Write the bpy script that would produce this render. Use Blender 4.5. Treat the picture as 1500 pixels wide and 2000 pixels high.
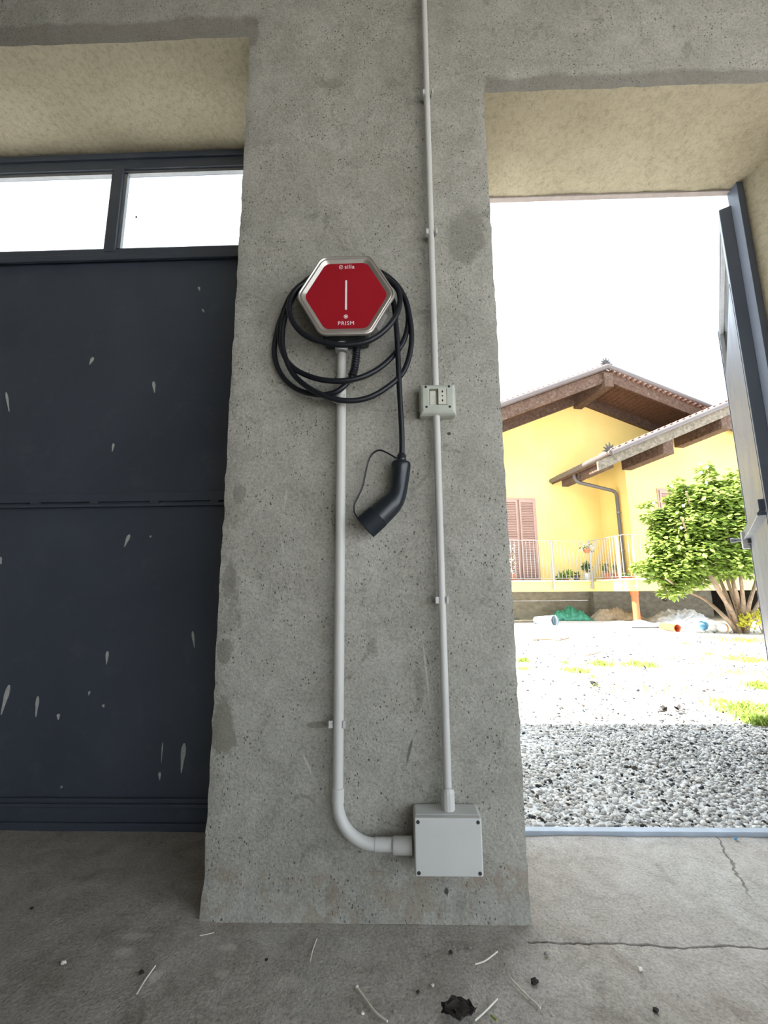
import bpy, math, random
import numpy as np
from mathutils import Vector, Matrix, noise
random.seed(7)
for o in list(bpy.data.objects): bpy.data.objects.remove(o)
SC = bpy.context.scene
COL = SC.collection

# ------------------------------------------------------------------ camera
F = 877.65; PITCH = .177175; ROLL = -.008227; YAW = .026978; HC = .82137
def cam_matrix(p, r, yw):
    cy, sy = math.cos(yw), math.sin(yw)
    Rz = np.array([[cy, sy, 0], [-sy, cy, 0], [0, 0, 1]])
    cp, sp = math.cos(p), math.sin(p)
    m = np.array([[1, 0, 0], [0, sp, -cp], [0, cp, sp]]) @ Rz
    cr, sr = math.cos(r), math.sin(r)
    return np.array([[cr, -sr, 0], [sr, cr, 0], [0, 0, 1]]) @ m
M = cam_matrix(PITCH, ROLL, YAW)
cam = bpy.data.objects.new('camera', bpy.data.cameras.new('camera'))
COL.objects.link(cam)
cam.data.sensor_fit = 'HORIZONTAL'; cam.data.sensor_width = 36
cam.data.lens = F / 1500 * 36
cam.data.clip_start = .02; cam.data.clip_end = 300
R3 = Matrix((M[0], -M[1], -M[2])).transposed()
cam.matrix_world = Matrix.Translation((0, 0, HC)) @ R3.to_4x4()
SC.camera = cam

# ------------------------------------------------------------------ sky, sun, exposure
wd = bpy.data.worlds.new('sky'); SC.world = wd; wd.use_nodes = True
bg = wd.node_tree.nodes['Background']
bg.inputs[0].default_value = (.79, .895, 1.0, 1); bg.inputs[1].default_value = 1.15
sun = bpy.data.objects.new('sun_offscreen', bpy.data.lights.new('sun_offscreen', 'SUN')); COL.objects.link(sun)
sun.data.energy = 8.5; sun.data.angle = math.radians(.6); sun.data.color = (1, .965, .91)
sun.rotation_euler = Vector((-.70, -.078, .71)).to_track_quat('Z', 'Y').to_euler()
SC.view_settings.view_transform = 'Standard'; SC.view_settings.look = 'None'
SC.view_settings.gamma = 1; SC.view_settings.use_curve_mapping = False
SC.view_settings.exposure = 1.75

# ------------------------------------------------------------------ geometry helpers
D = 1.31                # wall face
G = 1.738               # gate plane
def ray(px, py): return M.T @ np.array([(px - 750) / F, (py - 1000) / F, 1.])
def PY(px, py, y):
    d = ray(px, py); d = d / d[1] * y; return Vector((d[0], d[1], d[2] + HC))
def PZ(px, py, z=0.):
    d = ray(px, py); d = d / d[2] * (z - HC); return Vector((d[0], d[1], z))
def W(px, py, off=0.): return PY(px, py, D - off)
ORG = {}
def org(o): return ORG.get(o.name, Vector((0, 0, 0))) if o else Vector((0, 0, 0))
def props(o, label=None, cat=None, group=None, kind=None):
    if label: o['label'] = label
    if cat: o['category'] = cat
    if group: o['group'] = group
    if kind: o['kind'] = kind
    return o
def thing(name, loc, label, cat, group=None, kind=None):
    o = bpy.data.objects.new(name, None); COL.objects.link(o); o.location = loc
    o.empty_display_size = .05
    ORG[o.name] = Vector(loc); return props(o, label, cat, group, kind)
class MB:
    def __init__(s): s.v = []; s.f = []
    def add(s, vs, fs):
        n = len(s.v); s.v += [tuple(v) for v in vs]; s.f += [tuple(i + n for i in f) for f in fs]; return s
    def box(s, a, b, rot=None, piv=None):
        a = Vector(a); b = Vector(b)
        vs = [Vector((x, y, z)) for z in (a.z, b.z) for y in (a.y, b.y) for x in (a.x, b.x)]
        if rot is not None:
            p = Vector(piv) if piv is not None else (a + b) / 2
            vs = [p + rot @ (v - p) for v in vs]
        return s.add(vs, [(0, 2, 3, 1), (4, 5, 7, 6), (0, 1, 5, 4), (2, 6, 7, 3), (0, 4, 6, 2), (1, 3, 7, 5)])
    def hexa(s, q0, q1):       # two matching polygons -> closed prism
        n = len(q0); vs = list(q0) + list(q1)
        fs = [tuple(range(n - 1, -1, -1)), tuple(range(n, 2 * n))]
        fs += [(i, (i + 1) % n, n + (i + 1) % n, n + i) for i in range(n)]
        return s.add(vs, fs)
    def tube(s, path, r, n=10, cap=True, ry=None, closed=False):
        P = [Vector(p) for p in path]; m = len(P)
        rs = r if isinstance(r, (list, tuple)) else [r] * m
        rys = ry if isinstance(ry, (list, tuple)) else ([ry] * m if ry else rs)
        T = []
        for i in range(m):
            t = (P[min(i + 1, m - 1)] - P[max(i - 1, 0)])
            if closed: t = P[(i + 1) % m] - P[i - 1]
            T.append(t.normalized() if t.length > 1e-9 else Vector((0, 0, 1)))
        up = Vector((0, 1, 0)) if abs(T[0].y) < .9 else Vector((1, 0, 0))
        nx = T[0].cross(up).normalized(); vs = []; fs = []
        for i in range(m):
            nx = (nx - T[i] * nx.dot(T[i])).normalized(); ny = T[i].cross(nx)
            for k in range(n):
                a = 2 * math.pi * k / n
                vs.append(P[i] + nx * rs[i] * math.cos(a) + ny * rys[i] * math.sin(a))
        for i in range(m if closed else m - 1):
            j = (i + 1) % m
            for k in range(n):
                fs.append((i * n + k, i * n + (k + 1) % n, j * n + (k + 1) % n, j * n + k))
        if cap and not closed:
            fs.append(tuple(range(n - 1, -1, -1))); fs.append(tuple((m - 1) * n + k for k in range(n)))
        return s.add(vs, fs)
    def ball(s, c, r, nu=12, nv=8, jit=0.):
        c = Vector(c); r = Vector(r) if hasattr(r, '__len__') else Vector((r, r, r)); vs = []; fs = []
        for j in range(nv + 1):
            for i in range(nu):
                th = math.pi * j / nv; ph = 2 * math.pi * i / nu
                k = 1 + jit * (random.random() - .5) * (0 < j < nv)
                vs.append(c + Vector((r.x * math.sin(th) * math.cos(ph), r.y * math.sin(th) * math.sin(ph), r.z * math.cos(th))) * k)
        for j in range(nv):
            for i in range(nu):
                fs.append((j * nu + i, (j + 1) * nu + i, (j + 1) * nu + (i + 1) % nu, j * nu + (i + 1) % nu))
        return s.add(vs, fs)
    def lathe(s, c, prof, n=20):          # prof: (r, z) pairs about the vertical
        c = Vector(c); m = len(prof)
        vs = [c + Vector((r * math.cos(2 * math.pi * k / n), r * math.sin(2 * math.pi * k / n), z)) for r, z in prof for k in range(n)]
        fs = [(i * n + k, i * n + (k + 1) % n, (i + 1) * n + (k + 1) % n, (i + 1) * n + k) for i in range(m - 1) for k in range(n)]
        fs.append(tuple(range(n - 1, -1, -1)))
        return s.add(vs, fs)
    def build(s, name, mat, parent=None, smooth=False, bevel=0, origin=None, seg=2, angle=40):
        o0 = Vector(origin) if origin is not None else (org(parent) if parent else Vector((0, 0, 0)))
        me = bpy.data.meshes.new(name)
        me.from_pydata([tuple(Vector(v) - o0) for v in s.v], [], s.f); me.update()
        o = bpy.data.objects.new(name, me); COL.objects.link(o); ORG[o.name] = o0
        if mat: me.materials.append(mat)
        if parent: o.parent = parent; o.location = o0 - org(parent)
        else: o.location = o0
        if smooth:
            me.polygons.foreach_set('use_smooth', [True] * len(me.polygons))
            me.set_sharp_from_angle(angle=math.radians(angle))
        if bevel:
            md = o.modifiers.new('bevel', 'BEVEL'); md.width = bevel; md.segments = seg; md.limit_method = 'ANGLE'
            if not smooth:
                me.polygons.foreach_set('use_smooth', [True] * len(me.polygons)); md.harden_normals = True
        return o
def share(o, parent, world, rot=None, name=None):       # another object on the same mesh data
    c = bpy.data.objects.new(name or o.name.split('.')[0], o.data); COL.objects.link(c)
    c.parent = parent; c.location = Vector(world) - org(parent); ORG[c.name] = Vector(world)
    if rot: c.rotation_euler = rot
    return c
def spline(pts, k=6):                   # Catmull-Rom
    P = [Vector(p) for p in pts]; out = []
    for i in range(len(P) - 1):
        a = P[max(i - 1, 0)]; b = P[i]; c = P[i + 1]; d = P[min(i + 2, len(P) - 1)]
        for j in range(k):
            t = j / k
            out.append(.5 * ((2 * b) + (c - a) * t + (2 * a - 5 * b + 4 * c - d) * t * t + (3 * b - a - 3 * c + d) * t ** 3))
    out.append(P[-1]); return out
def bar(m, a, b, w, h=None):            # square bar between two points
    a = Vector(a); b = Vector(b); t = (b - a).normalized(); h = h or w
    up = Vector((0, 0, 1)) if abs(t.z) < .9 else Vector((0, 1, 0))
    x = t.cross(up).normalized(); y = x.cross(t)
    q = lambda p: [p + x * sx * w / 2 + y * sy * h / 2 for sx, sy in ((-1, -1), (1, -1), (1, 1), (-1, 1))]
    return m.hexa(q(a), q(b))

# ------------------------------------------------------------------ materials
class NT:
    def __init__(s, name):
        s.m = bpy.data.materials.new(name); s.m.use_nodes = True; s.t = s.m.node_tree
        s.b = s.t.nodes['Principled BSDF']; s.co = None
    def n(s, typ, **k):
        nd = s.t.nodes.new(typ)
        for a, v in k.items(): setattr(nd, a, v)
        return nd
    def l(s, a, b): s.t.links.new(a, b)
    def coord(s):
        if not s.co: s.co = s.n('ShaderNodeTexCoord').outputs['Object']
        return s.co
    def noise(s, scale, detail=4, rough=.55, dist=0, vec=None, stretch=None):
        nd = s.n('ShaderNodeTexNoise'); nd.inputs['Scale'].default_value = scale
        nd.inputs['Detail'].default_value = detail; nd.inputs['Roughness'].default_value = rough; nd.inputs['Distortion'].default_value = dist
        v = vec or s.coord()
        if stretch:
            mp = s.n('ShaderNodeMapping'); mp.inputs['Scale'].default_value = stretch; s.l(v, mp.inputs[0]); v = mp.outputs[0]
        s.l(v, nd.inputs['Vector']); return nd.outputs[0]
    def voro(s, scale, feat='F1', out='Distance', rnd=1, stretch=None):
        nd = s.n('ShaderNodeTexVoronoi', feature=feat); nd.inputs['Scale'].default_value = scale; nd.inputs['Randomness'].default_value = rnd
        v = s.coord()
        if stretch:
            mp = s.n('ShaderNodeMapping'); mp.inputs['Scale'].default_value = stretch; s.l(v, mp.inputs[0]); v = mp.outputs[0]
        s.l(v, nd.inputs['Vector']); return nd.outputs[out]
    def ramp(s, val, stops, smooth=False):
        nd = s.n('ShaderNodeValToRGB'); cr = nd.color_ramp
        if smooth: cr.interpolation = 'EASE'
        while len(cr.elements) > 1: cr.elements.remove(cr.elements[-1])
        for i, (p, c) in enumerate(stops):
            e = cr.elements[0] if i == 0 else cr.elements.new(p)
            e.position = p; e.color = (*c, 1) if len(c) == 3 else c
        s.l(val, nd.inputs[0]); return nd.outputs[0]
    def mix(s, fac, a, b, mode='MIX'):
        nd = s.n('ShaderNodeMix', data_type='RGBA', blend_type=mode)
        for sock, v in ((nd.inputs[0], fac), (nd.inputs[6], a), (nd.inputs[7], b)):
            if hasattr(v, 'is_output'): s.l(v, sock)
            else: sock.default_value = v if not isinstance(v, tuple) else (*v, 1)
        return nd.outputs[2]
    def math(s, op, a, b=None, clamp=False):
        nd = s.n('ShaderNodeMath', operation=op, use_clamp=clamp)
        for sock, v in ((nd.inputs[0], a), (nd.inputs[1], b)):
            if v is None: continue
            if hasattr(v, 'is_output'): s.l(v, sock)
            else: sock.default_value = v
        return nd.outputs[0]
    def bump(s, h, strength=.4, dist=.01, prev=None):
        nd = s.n('ShaderNodeBump'); nd.inputs['Strength'].default_value = strength; nd.inputs['Distance'].default_value = dist
        s.l(h, nd.inputs['Height'])
        if prev: s.l(prev, nd.inputs['Normal'])
        return nd.outputs[0]
    def done(s, col=None, rough=.6, metal=0, normal=None, spec=None):
        b = s.b.inputs
        for k, v in (('Base Color', col), ('Roughness', rough), ('Metallic', metal), ('Normal', normal), ('Specular IOR Level', spec)):
            if v is None: continue
            if hasattr(v, 'is_output'): s.l(v, b[k])
            else: b[k].default_value = (*v, 1) if isinstance(v, tuple) else v
        return s.m
def simple(name, col, rough=.5, metal=0, var=.12, scale=30, bump=0, bdist=.002, stretch=None, spec=None):
    t = NT(name); nz = t.noise(scale, 4, stretch=stretch)
    lo = tuple(c * (1 - var) for c in col); hi = tuple(min(1, c * (1 + var)) for c in col)
    c = t.ramp(nz, [(.3, lo), (.7, hi)])
    nrm = t.bump(t.noise(scale * 3, 3, stretch=stretch), bump, bdist) if bump else None
    return t.done(c, rough, metal, nrm, spec)

def cement_mat(name, marks=False):
    t = NT(name)
    big = t.noise(1.7, 5, .6, .3); mid = t.noise(9, 6, .65, .6); fine = t.noise(150, 4, .7)
    c = t.ramp(big, [(.3, (.365, .348, .300)), (.5, (.445, .427, .375)), (.72, (.52, .50, .445))])
    c = t.mix(.4, c, t.ramp(mid, [(.35, (.30, .285, .24)), (.65, (.54, .52, .465))]))
    blot = t.ramp(t.noise(5, 8, .74, 1.2), [(.585, (0, 0, 0)), (.64, (1, 1, 1))])
    c = t.mix(t.math('MULTIPLY', blot, .42), c, (.19, .18, .15))
    blot2 = t.ramp(t.noise(17, 7, .75, .8), [(.64, (0, 0, 0)), (.69, (1, 1, 1))])
    c = t.mix(t.math('MULTIPLY', blot2, .5), c, (.16, .15, .12))
    pale = t.ramp(t.noise(3.3, 7, .7, .8, stretch=(1, 1, .5)), [(.58, (0, 0, 0)), (.68, (1, 1, 1))])
    c = t.mix(t.math('MULTIPLY', pale, .35), c, (.52, .50, .45))
    c = t.mix(.6, c, t.ramp(fine, [(.33, (.55, .55, .54)), (.5, (.98, .98, .98)), (.68, (1.3, 1.3, 1.3))]), 'MULTIPLY')
    def pit(scale, size, gate, st=None):
        p = t.ramp(t.voro(scale, rnd=1, stretch=st), [(size, (1, 1, 1)), (size + .06, (0, 0, 0))])
        return t.math('MULTIPLY', p, t.ramp(t.noise(14, 2), [(gate, (0, 0, 0)), (gate + .08, (1, 1, 1))]))
    pf = t.math('MAXIMUM', pit(46, .10, .50), pit(95, .12, .44, (1, 1, .55)))
    c = t.mix(t.math('MULTIPLY', pf, .75), c, (.075, .068, .052))
    if marks:
        sp = t.n('ShaderNodeSeparateXYZ'); t.l(t.coord(), sp.inputs[0]); X0, Z0 = sp.outputs[0], sp.outputs[2]
        wob = t.math('MULTIPLY', t.math('SUBTRACT', t.noise(9, 4), .5), .06)
        x = t.math('ADD', X0, wob); z = t.math('ADD', Z0, wob)
        def band(v, a, b):
            nd = t.n('ShaderNodeMapRange'); t.l(v, nd.inputs[0]); nd.inputs[1].default_value = a; nd.inputs[2].default_value = b; return nd.outputs[0]
        # damp stains with their own outline along the top edges of the two openings
        le = t.math('MULTIPLY', band(x, -.485, -.495), band(z, 2.955, 2.935)); le = t.math('MULTIPLY', le, band(z, 2.80, 2.81))
        ri = t.math('MULTIPLY', band(x, .325, .335), band(z, 2.625, 2.605)); ri = t.math('MULTIPLY', ri, band(z, 2.51, 2.52))
        c = t.mix(t.math('MULTIPLY', t.math('MAXIMUM', le, ri, True), .55), c, (.20, .175, .155))
        # smooth repair patches, chalk scratches and mud splashed on the foot of the pillar
        nz = t.math('MULTIPLY', t.math('SUBTRACT', t.noise(28, 4, .6), .5), 1.4)
        def patch(x0, z0, rx, rz, col, k, slant=0., soft=.12, jag=1.):
            dz = t.math('SUBTRACT', Z0, z0); dx = t.math('SUBTRACT', t.math('SUBTRACT', X0, x0), t.math('MULTIPLY', dz, slant))
            a = t.math('POWER', t.math('ABSOLUTE', t.math('DIVIDE', dx, rx)), 2.); b = t.math('POWER', t.math('ABSOLUTE', t.math('DIVIDE', dz, rz)), 2.)
            d = t.math('ADD', t.math('SQRT', t.math('ADD', a, b)), t.math('MULTIPLY', nz, jag))
            nonlocal c
            c = t.mix(t.math('MULTIPLY', band(d, 1 + soft, 1 - soft), k), c, col)
        patch(-.486, .455, .035, .075, (.24, .23, .18), .8)
        patch(-.49, .66, .022, .035, (.22, .21, .17), .6); patch(-.488, .85, .02, .05, (.20, .19, .16), .5); patch(-.47, 1.12, .02, .03, (.2, .19, .16), .5)
        patch(.078, .61, .0028, .062, (.62, .60, .56), .8, -.1, .3, .8); patch(-.248, .365, .0035, .028, (.6, .58, .54), .8, -.5, .3, .8)
        patch(.028, .40, .004, .03, (.10, .09, .07), .7, .25, .3, .8); patch(-.225, .465, .03, .009, (.18, .17, .14), .6)
        patch(.117, .066, .006, .008, (.05, .045, .035), .9); patch(.30, .17, .004, .03, (.55, .53, .5), .6, -.4, .3)
        patch(.165, 1.295, .006, .005, (.06, .05, .04), .9); patch(-.33, 1.10, .003, .03, (.55, .54, .5), .7, .1, .3, .6); patch(-.335, .96, .003, .02, (.55, .54, .5), .7, -.3, .3, .6)
        patch(-.215, 2.62, .05, .02, (.24, .23, .19), .5); patch(.24, 1.98, .06, .10, (.20, .19, .16), .45)
        mud = t.math('MULTIPLY', t.math('MULTIPLY', t.ramp(t.noise(13, 6, .7, .6), [(.50, (0, 0, 0)), (.56, (1, 1, 1))]), band(t.math('ADD', Z0, t.math('MULTIPLY', t.noise(5, 3), .12)), .19, .17)), .45)
        c = t.mix(mud, c, (.33, .25, .18))
    n1 = t.bump(t.noise(7, 5, .6), .35, .02)
    n2 = t.bump(t.noise(110, 5, .75), .9, .005, n1)
    n3 = t.bump(t.math('MULTIPLY', pf, -1.), .6, .004, n2)
    return t.done(c, .92, 0, n3, .2)
def plaster_mat():
    t = NT('rough_plaster')
    c = t.ramp(t.noise(2.5, 5, .6), [(.3, (.56, .49, .345)), (.7, (.68, .60, .435))])
    scr = t.noise(46, 10, .8, .3); sc2 = t.noise(70, 8, .78, .2, stretch=(1, .5, 1))
    c = t.mix(.45, c, t.ramp(scr, [(.36, (.42, .40, .36)), (.46, (.80, .79, .77)), (.52, (1, 1, 1)), (.64, (1.12, 1.12, 1.1))]), 'MULTIPLY')  # dark flecks: plaster grain plus crevice shade painted into the colour
    c = t.mix(.35, c, t.ramp(sc2, [(.36, (.4, .39, .36)), (.44, (1, 1, 1))]), 'MULTIPLY')  # finer flecks, likewise part grain, part painted crevice shade
    n1 = t.bump(scr, 1., .02); n2 = t.bump(t.noise(130, 4, .7), .6, .004, n1)
    return t.done(c, .95, 0, n2, .1)
def floor_mat():
    t = NT('worn_concrete')
    c = t.ramp(t.noise(1.6, 6, .62, .4), [(.3, (.37, .315, .265)), (.5, (.47, .425, .375)), (.62, (.48, .465, .425)), (.75, (.58, .555, .52))])
    c = t.mix(.5, c, t.ramp(t.noise(11, 7, .72, .6), [(.32, (.23, .19, .155)), (.5, (.44, .40, .355)), (.68, (.62, .585, .54))]))
    dust = t.ramp(t.noise(6.5, 3, .5), [(.66, (0, 0, 0)), (.74, (1, 1, 1))])
    c = t.mix(t.math('MULTIPLY', dust, .4), c, (.52, .49, .45))
    st = t.ramp(t.noise(3.2, 6, .72, .6), [(.58, (0, 0, 0)), (.68, (1, 1, 1))])
    c = t.mix(t.math('MULTIPLY', st, .4), c, (.145, .115, .09))
    c = t.mix(.8, c, t.ramp(t.noise(140, 4, .7), [(.33, (.6, .6, .6)), (.5, (.98, .98, .98)), (.68, (1.25, 1.25, 1.25))]), 'MULTIPLY')
    sk = t.ramp(t.voro(38), [(.06, (1, 1, 1)), (.11, (0, 0, 0))])
    c = t.mix(t.math('MULTIPLY', sk, .5), c, (.08, .07, .06))
    dj = t.math('MULTIPLY', t.math('SUBTRACT', t.noise(40, 5, .7), .5), 2.2)
    sq = t.n('ShaderNodeSeparateXYZ'); t.l(t.coord(), sq.inputs[0])
    for (qx, qy, rx_, ry_, k_) in ((243, 1860, .022, .016, .6), (265, 1828, .03, .012, .4), (305, 1905, .012, .022, .65), (445, 1850, .02, .012, .4), (435, 1900, .015, .012, .35), (560, 1915, .03, .02, .3)):
        pp = PZ(qx, qy)
        a_ = t.math('DIVIDE', t.math('SUBTRACT', sq.outputs[0], pp.x), rx_); b_ = t.math('DIVIDE', t.math('SUBTRACT', sq.outputs[1], pp.y), ry_)
        dd_ = t.math('ADD', t.math('SQRT', t.math('ADD', t.math('MULTIPLY', a_, a_), t.math('MULTIPLY', b_, b_))), dj)
        nd = t.n('ShaderNodeMapRange'); t.l(dd_, nd.inputs[0]); nd.inputs[1].default_value = 1.3; nd.inputs[2].default_value = .6
        c = t.mix(t.math('MULTIPLY', nd.outputs[0], k_), c, (.78, .72, .66))
    # hairline crack running off the steel threshold
    sp = t.n('ShaderNodeSeparateXYZ'); t.l(t.coord(), sp.inputs[0])
    wv = t.math('MULTIPLY', t.math('SUBTRACT', t.noise(18, 4), .5), .05)
    dx = t.math('ABSOLUTE', t.math('ADD', t.math('SUBTRACT', t.math('SUBTRACT', sp.outputs[0], 1.02), t.math('MULTIPLY', t.math('SUBTRACT', sp.outputs[1], 1.59), .40)), wv))
    mr = t.n('ShaderNodeMapRange'); t.l(dx, mr.inputs[0]); mr.inputs[1].default_value = .0045; mr.inputs[2].default_value = .0015
    yy = t.n('ShaderNodeMapRange'); t.l(sp.outputs[1], yy.inputs[0]); yy.inputs[1].default_value = 1.36; yy.inputs[2].default_value = 1.48
    ck = t.math('MULTIPLY', mr.outputs[0], yy.outputs[0])
    c = t.mix(t.math('MULTIPLY', ck, .7), c, (.05, .045, .04))
    n1 = t.bump(t.noise(10, 6, .65), .5, .022); n2 = t.bump(t.noise(100, 5, .75), .7, .005, n1); n3 = t.bump(t.math('MULTIPLY', ck, -1.), .8, .004, n2)
    return t.done(c, t.ramp(t.noise(4, 4), [(.3, (.5, .5, .5)), (.7, (.75, .75, .75))]), 0, n3, .4)
def gate_mat():
    t = NT('dark_blue_grey_paint')
    c = t.ramp(t.noise(1.3, 5, .6, .5), [(.3, (.050, .060, .083)), (.7, (.074, .088, .118))])
    dust = t.ramp(t.noise(9, 6, .75), [(.55, (0, 0, 0)), (.8, (1, 1, 1))])
    c = t.mix(t.math('MULTIPLY', dust, .18), c, (.22, .23, .25))
    n1 = t.bump(t.noise(1.1, 2), .25, .05); n2 = t.bump(t.noise(160, 2), .08, .001, n1)
    return t.done(c, t.ramp(t.noise(5, 5), [(.3, (.36, .36, .36)), (.7, (.5, .5, .5))]), 0, n2, .6)
def wood_mat(name, a, b, grain=(3, 3, 3), worn=.25):
    t = NT(name)
    c = t.ramp(t.noise(4, 5, .65, .5, stretch=grain), [(.3, a), (.7, b)])
    w = t.ramp(t.noise(7, 6, .75, 1), [(.55, (0, 0, 0)), (.72, (1, 1, 1))])
    c = t.mix(t.math('MULTIPLY', w, worn), c, (.42, .37, .32))
    return t.done(c, .8, 0, t.bump(t.noise(20, 4, .6), .4, .01), .2)
def stucco_mat():
    t = NT('yellow_stucco')
    c = t.ramp(t.noise(.8, 4, .55), [(.3, (.82, .60, .20)), (.7, (.87, .67, .26))])
    st = t.ramp(t.noise(3.2, 4, .6, stretch=(1, 1, .6)), [(.70, (0, 0, 0)), (.78, (1, 1, 1))])
    c = t.mix(t.math('MULTIPLY', st, .25), c, (.42, .30, .10))
    return t.done(c, .95, 0, t.bump(t.noise(60, 3), .2, .004), .1)
def attr_mat(name, rough=.8, attr='col'):
    t = NT(name); a = t.n('ShaderNodeAttribute'); a.attribute_name = attr
    c = t.mix(.25, a.outputs[0], t.ramp(t.noise(90, 3), [(.3, (.6, .6, .6)), (.7, (1.2, 1.2, 1.2))]), 'MULTIPLY')
    return t.done(c, rough, 0, t.bump(t.noise(150, 2), .2, .002), .3)
def gravel_mat():
    t = NT('gravel_bed')
    c = t.ramp(t.voro(55, out='Color'), [(.1, (.44, .43, .41)), (.5, (.60, .59, .57)), (.9, (.72, .71, .69))])
    return t.done(c, .9, 0, t.bump(t.voro(55), -1, .012), .2)
def leaf_mat(name, a, b):
    t = NT(name); r = t.n('ShaderNodeObjectInfo').outputs['Random']
    c = t.mix(.5, t.ramp(t.noise(3.5, 3), [(.3, a), (.7, b)]), t.ramp(r, [(0, a), (1, b)]))
    t.done(c, .45, 0, None, .4)
    tr = t.n('ShaderNodeBsdfTranslucent'); t.l(c, tr.inputs[0])
    mx = t.n('ShaderNodeMixShader'); mx.inputs[0].default_value = .35
    t.l(t.b.outputs[0], mx.inputs[1]); t.l(tr.outputs[0], mx.inputs[2])
    t.l(mx.outputs[0], t.t.nodes['Material Output'].inputs[0]); return t.m
def glass_mat():
    t = NT('dusty_glass')
    tr = t.n('ShaderNodeBsdfTransparent'); tr.inputs[0].default_value = (.93, .95, .96, 1)
    gl = t.n('ShaderNodeBsdfGlossy'); gl.inputs['Roughness'].default_value = .05
    df = t.n('ShaderNodeBsdfDiffuse'); df.inputs[0].default_value = (.6, .6, .57, 1)
    m1 = t.n('ShaderNodeMixShader'); m1.inputs[0].default_value = .05; t.l(tr.outputs[0], m1.inputs[1]); t.l(gl.outputs[0], m1.inputs[2])
    m2 = t.n('ShaderNodeMixShader'); t.l(t.math('MULTIPLY', t.ramp(t.noise(5, 5), [(.4, (0, 0, 0)), (.8, (1, 1, 1))]), .12), m2.inputs[0])
    t.l(m1.outputs[0], m2.inputs[1]); t.l(df.outputs[0], m2.inputs[2])
    t.l(m2.outputs[0], t.t.nodes['Material Output'].inputs[0]); return t.m

CEM = cement_mat('cement_render', True); PLA = plaster_mat(); FLO = floor_mat(); GATE = gate_mat(); GLASS = glass_mat()
STU = stucco_mat(); GRAV = gravel_mat()
WOOD = wood_mat('brown_timber', (.055, .031, .021), (.125, .078, .055), worn=.3)
WOODG = wood_mat('weathered_grey_timber', (.09, .075, .055), (.24, .20, .155), worn=.4)
WOODB = wood_mat('soffit_timber', (.07, .035, .021), (.15, .078, .048), worn=.08)
WHITE = simple('white_conduit_plastic', (.60, .585, .56), .42, var=.05, scale=6)
JBOX = simple('light_grey_box_plastic', (.60, .60, .575), .45, var=.04, scale=8)
SOCK = simple('ivory_socket_plastic', (.50, .515, .45), .4, var=.07, scale=20)
SOCKW = simple('cream_module_plastic', (.66, .64, .55), .4, var=.08, scale=60)
BLACK = simple('black_recess', (.012, .012, .013), .6, var=.1)
RUB = simple('black_rubber', (.007, .008, .013), .42, var=.2, scale=40, spec=.45)
PLUG = simple('dark_plug_plastic', (.014, .018, .024), .3, var=.1, scale=40, spec=.5)
PLUGM = simple('matt_plug_plastic', (.013, .018, .025), .6, var=.1, scale=40, spec=.3)
HOUS = simple('charcoal_housing_plastic', (.02, .022, .026), .5, var=.1)
RED = simple('glossy_red_panel', (.33, .006, .016), .32, var=.05, scale=3, spec=.4)
SILV = simple('champagne_silver', (.66, .61, .565), .33, metal=.85, var=.03, scale=10)
PRINT = simple('white_print', (.85, .80, .80), .5, var=.03)
STEEL = simple('grey_steel', (.22, .225, .235), .42, metal=.2, var=.12, scale=20)
GALV = simple('galvanised_rail', (.34, .32, .31), .5, metal=0, var=.1, scale=20)
SCREW = simple('dark_screw', (.05, .048, .045), .5, metal=.4)
THR = simple('pale_steel_angle', (.40, .45, .52), .5, metal=.3, var=.12, scale=14)
GUT = simple('brown_metal_gutter', (.10, .082, .078), .45, metal=0, var=.08, scale=4)
TERRA = simple('terracotta', (.46, .17, .085), .8, var=.2, scale=30)
TILE = simple('roof_tile_clay', (.33, .19, .14), .85, var=.3, scale=12)
ORANGE = simple('orange_drain_plastic', (.60, .13, .045), .5, var=.08)
CONC = simple('bare_foundation_concrete', (.30, .27, .215), .95, var=.25, scale=5, bump=.4, bdist=.01, stretch=(1, 1, 2))
SHUT = simple('brown_painted_shutter', (.40, .25, .20), .6, var=.08, scale=12)
STONE = simple('pale_stone_coping', (.52, .48, .42), .8, var=.1)
BARK = simple('shrub_bark', (.22, .155, .10), .9, var=.3, scale=20, bump=.4, bdist=.01)
LEAF = leaf_mat('shrub_leaf', (.13, .22, .03), (.34, .43, .10))
LEAFD = leaf_mat('pot_leaf', (.06, .13, .03), (.14, .24, .05))
YEL = leaf_mat('yellow_shrub_leaf', (.42, .42, .04), (.62, .56, .06))
GRASS = leaf_mat('grass_blade', (.22, .33, .05), (.42, .50, .13))
FLOWER = simple('white_petal', (.85, .82, .78), .6, var=.05)
STRAW = simple('dry_straw', (.82, .77, .66), .8, var=.1)
DEAD = simple('dead_leaf', (.03, .024, .02), .8, var=.3)
GRIT = simple('grit', (.30, .28, .25), .9, var=.3)
DROP = simple('chalky_streak', (.50, .50, .48), .8, var=.2, scale=80)
GREENT = simple('green_tarpaulin', (.05, .25, .16), .5, var=.3, scale=9, bump=.3, bdist=.02)
BEIGE = simple('beige_sackcloth', (.33, .26, .175), .9, var=.25, scale=8, bump=.4, bdist=.02)
GREYS = simple('pale_grey_sheeting', (.30, .30, .295), .6, var=.3, scale=7, bump=.4, bdist=.02)
WSHEET = simple('white_sheeting', (.74, .72, .68), .6, var=.06, scale=7)
BLUE = simple('light_blue_plastic', (.10, .28, .46), .4, var=.06)
BLUEP = simple('pale_blue_plastic', (.34, .44, .50), .4, var=.06)
HEAD = simple('brown_grey_primer', (.30, .255, .235), .7, var=.1)

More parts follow.
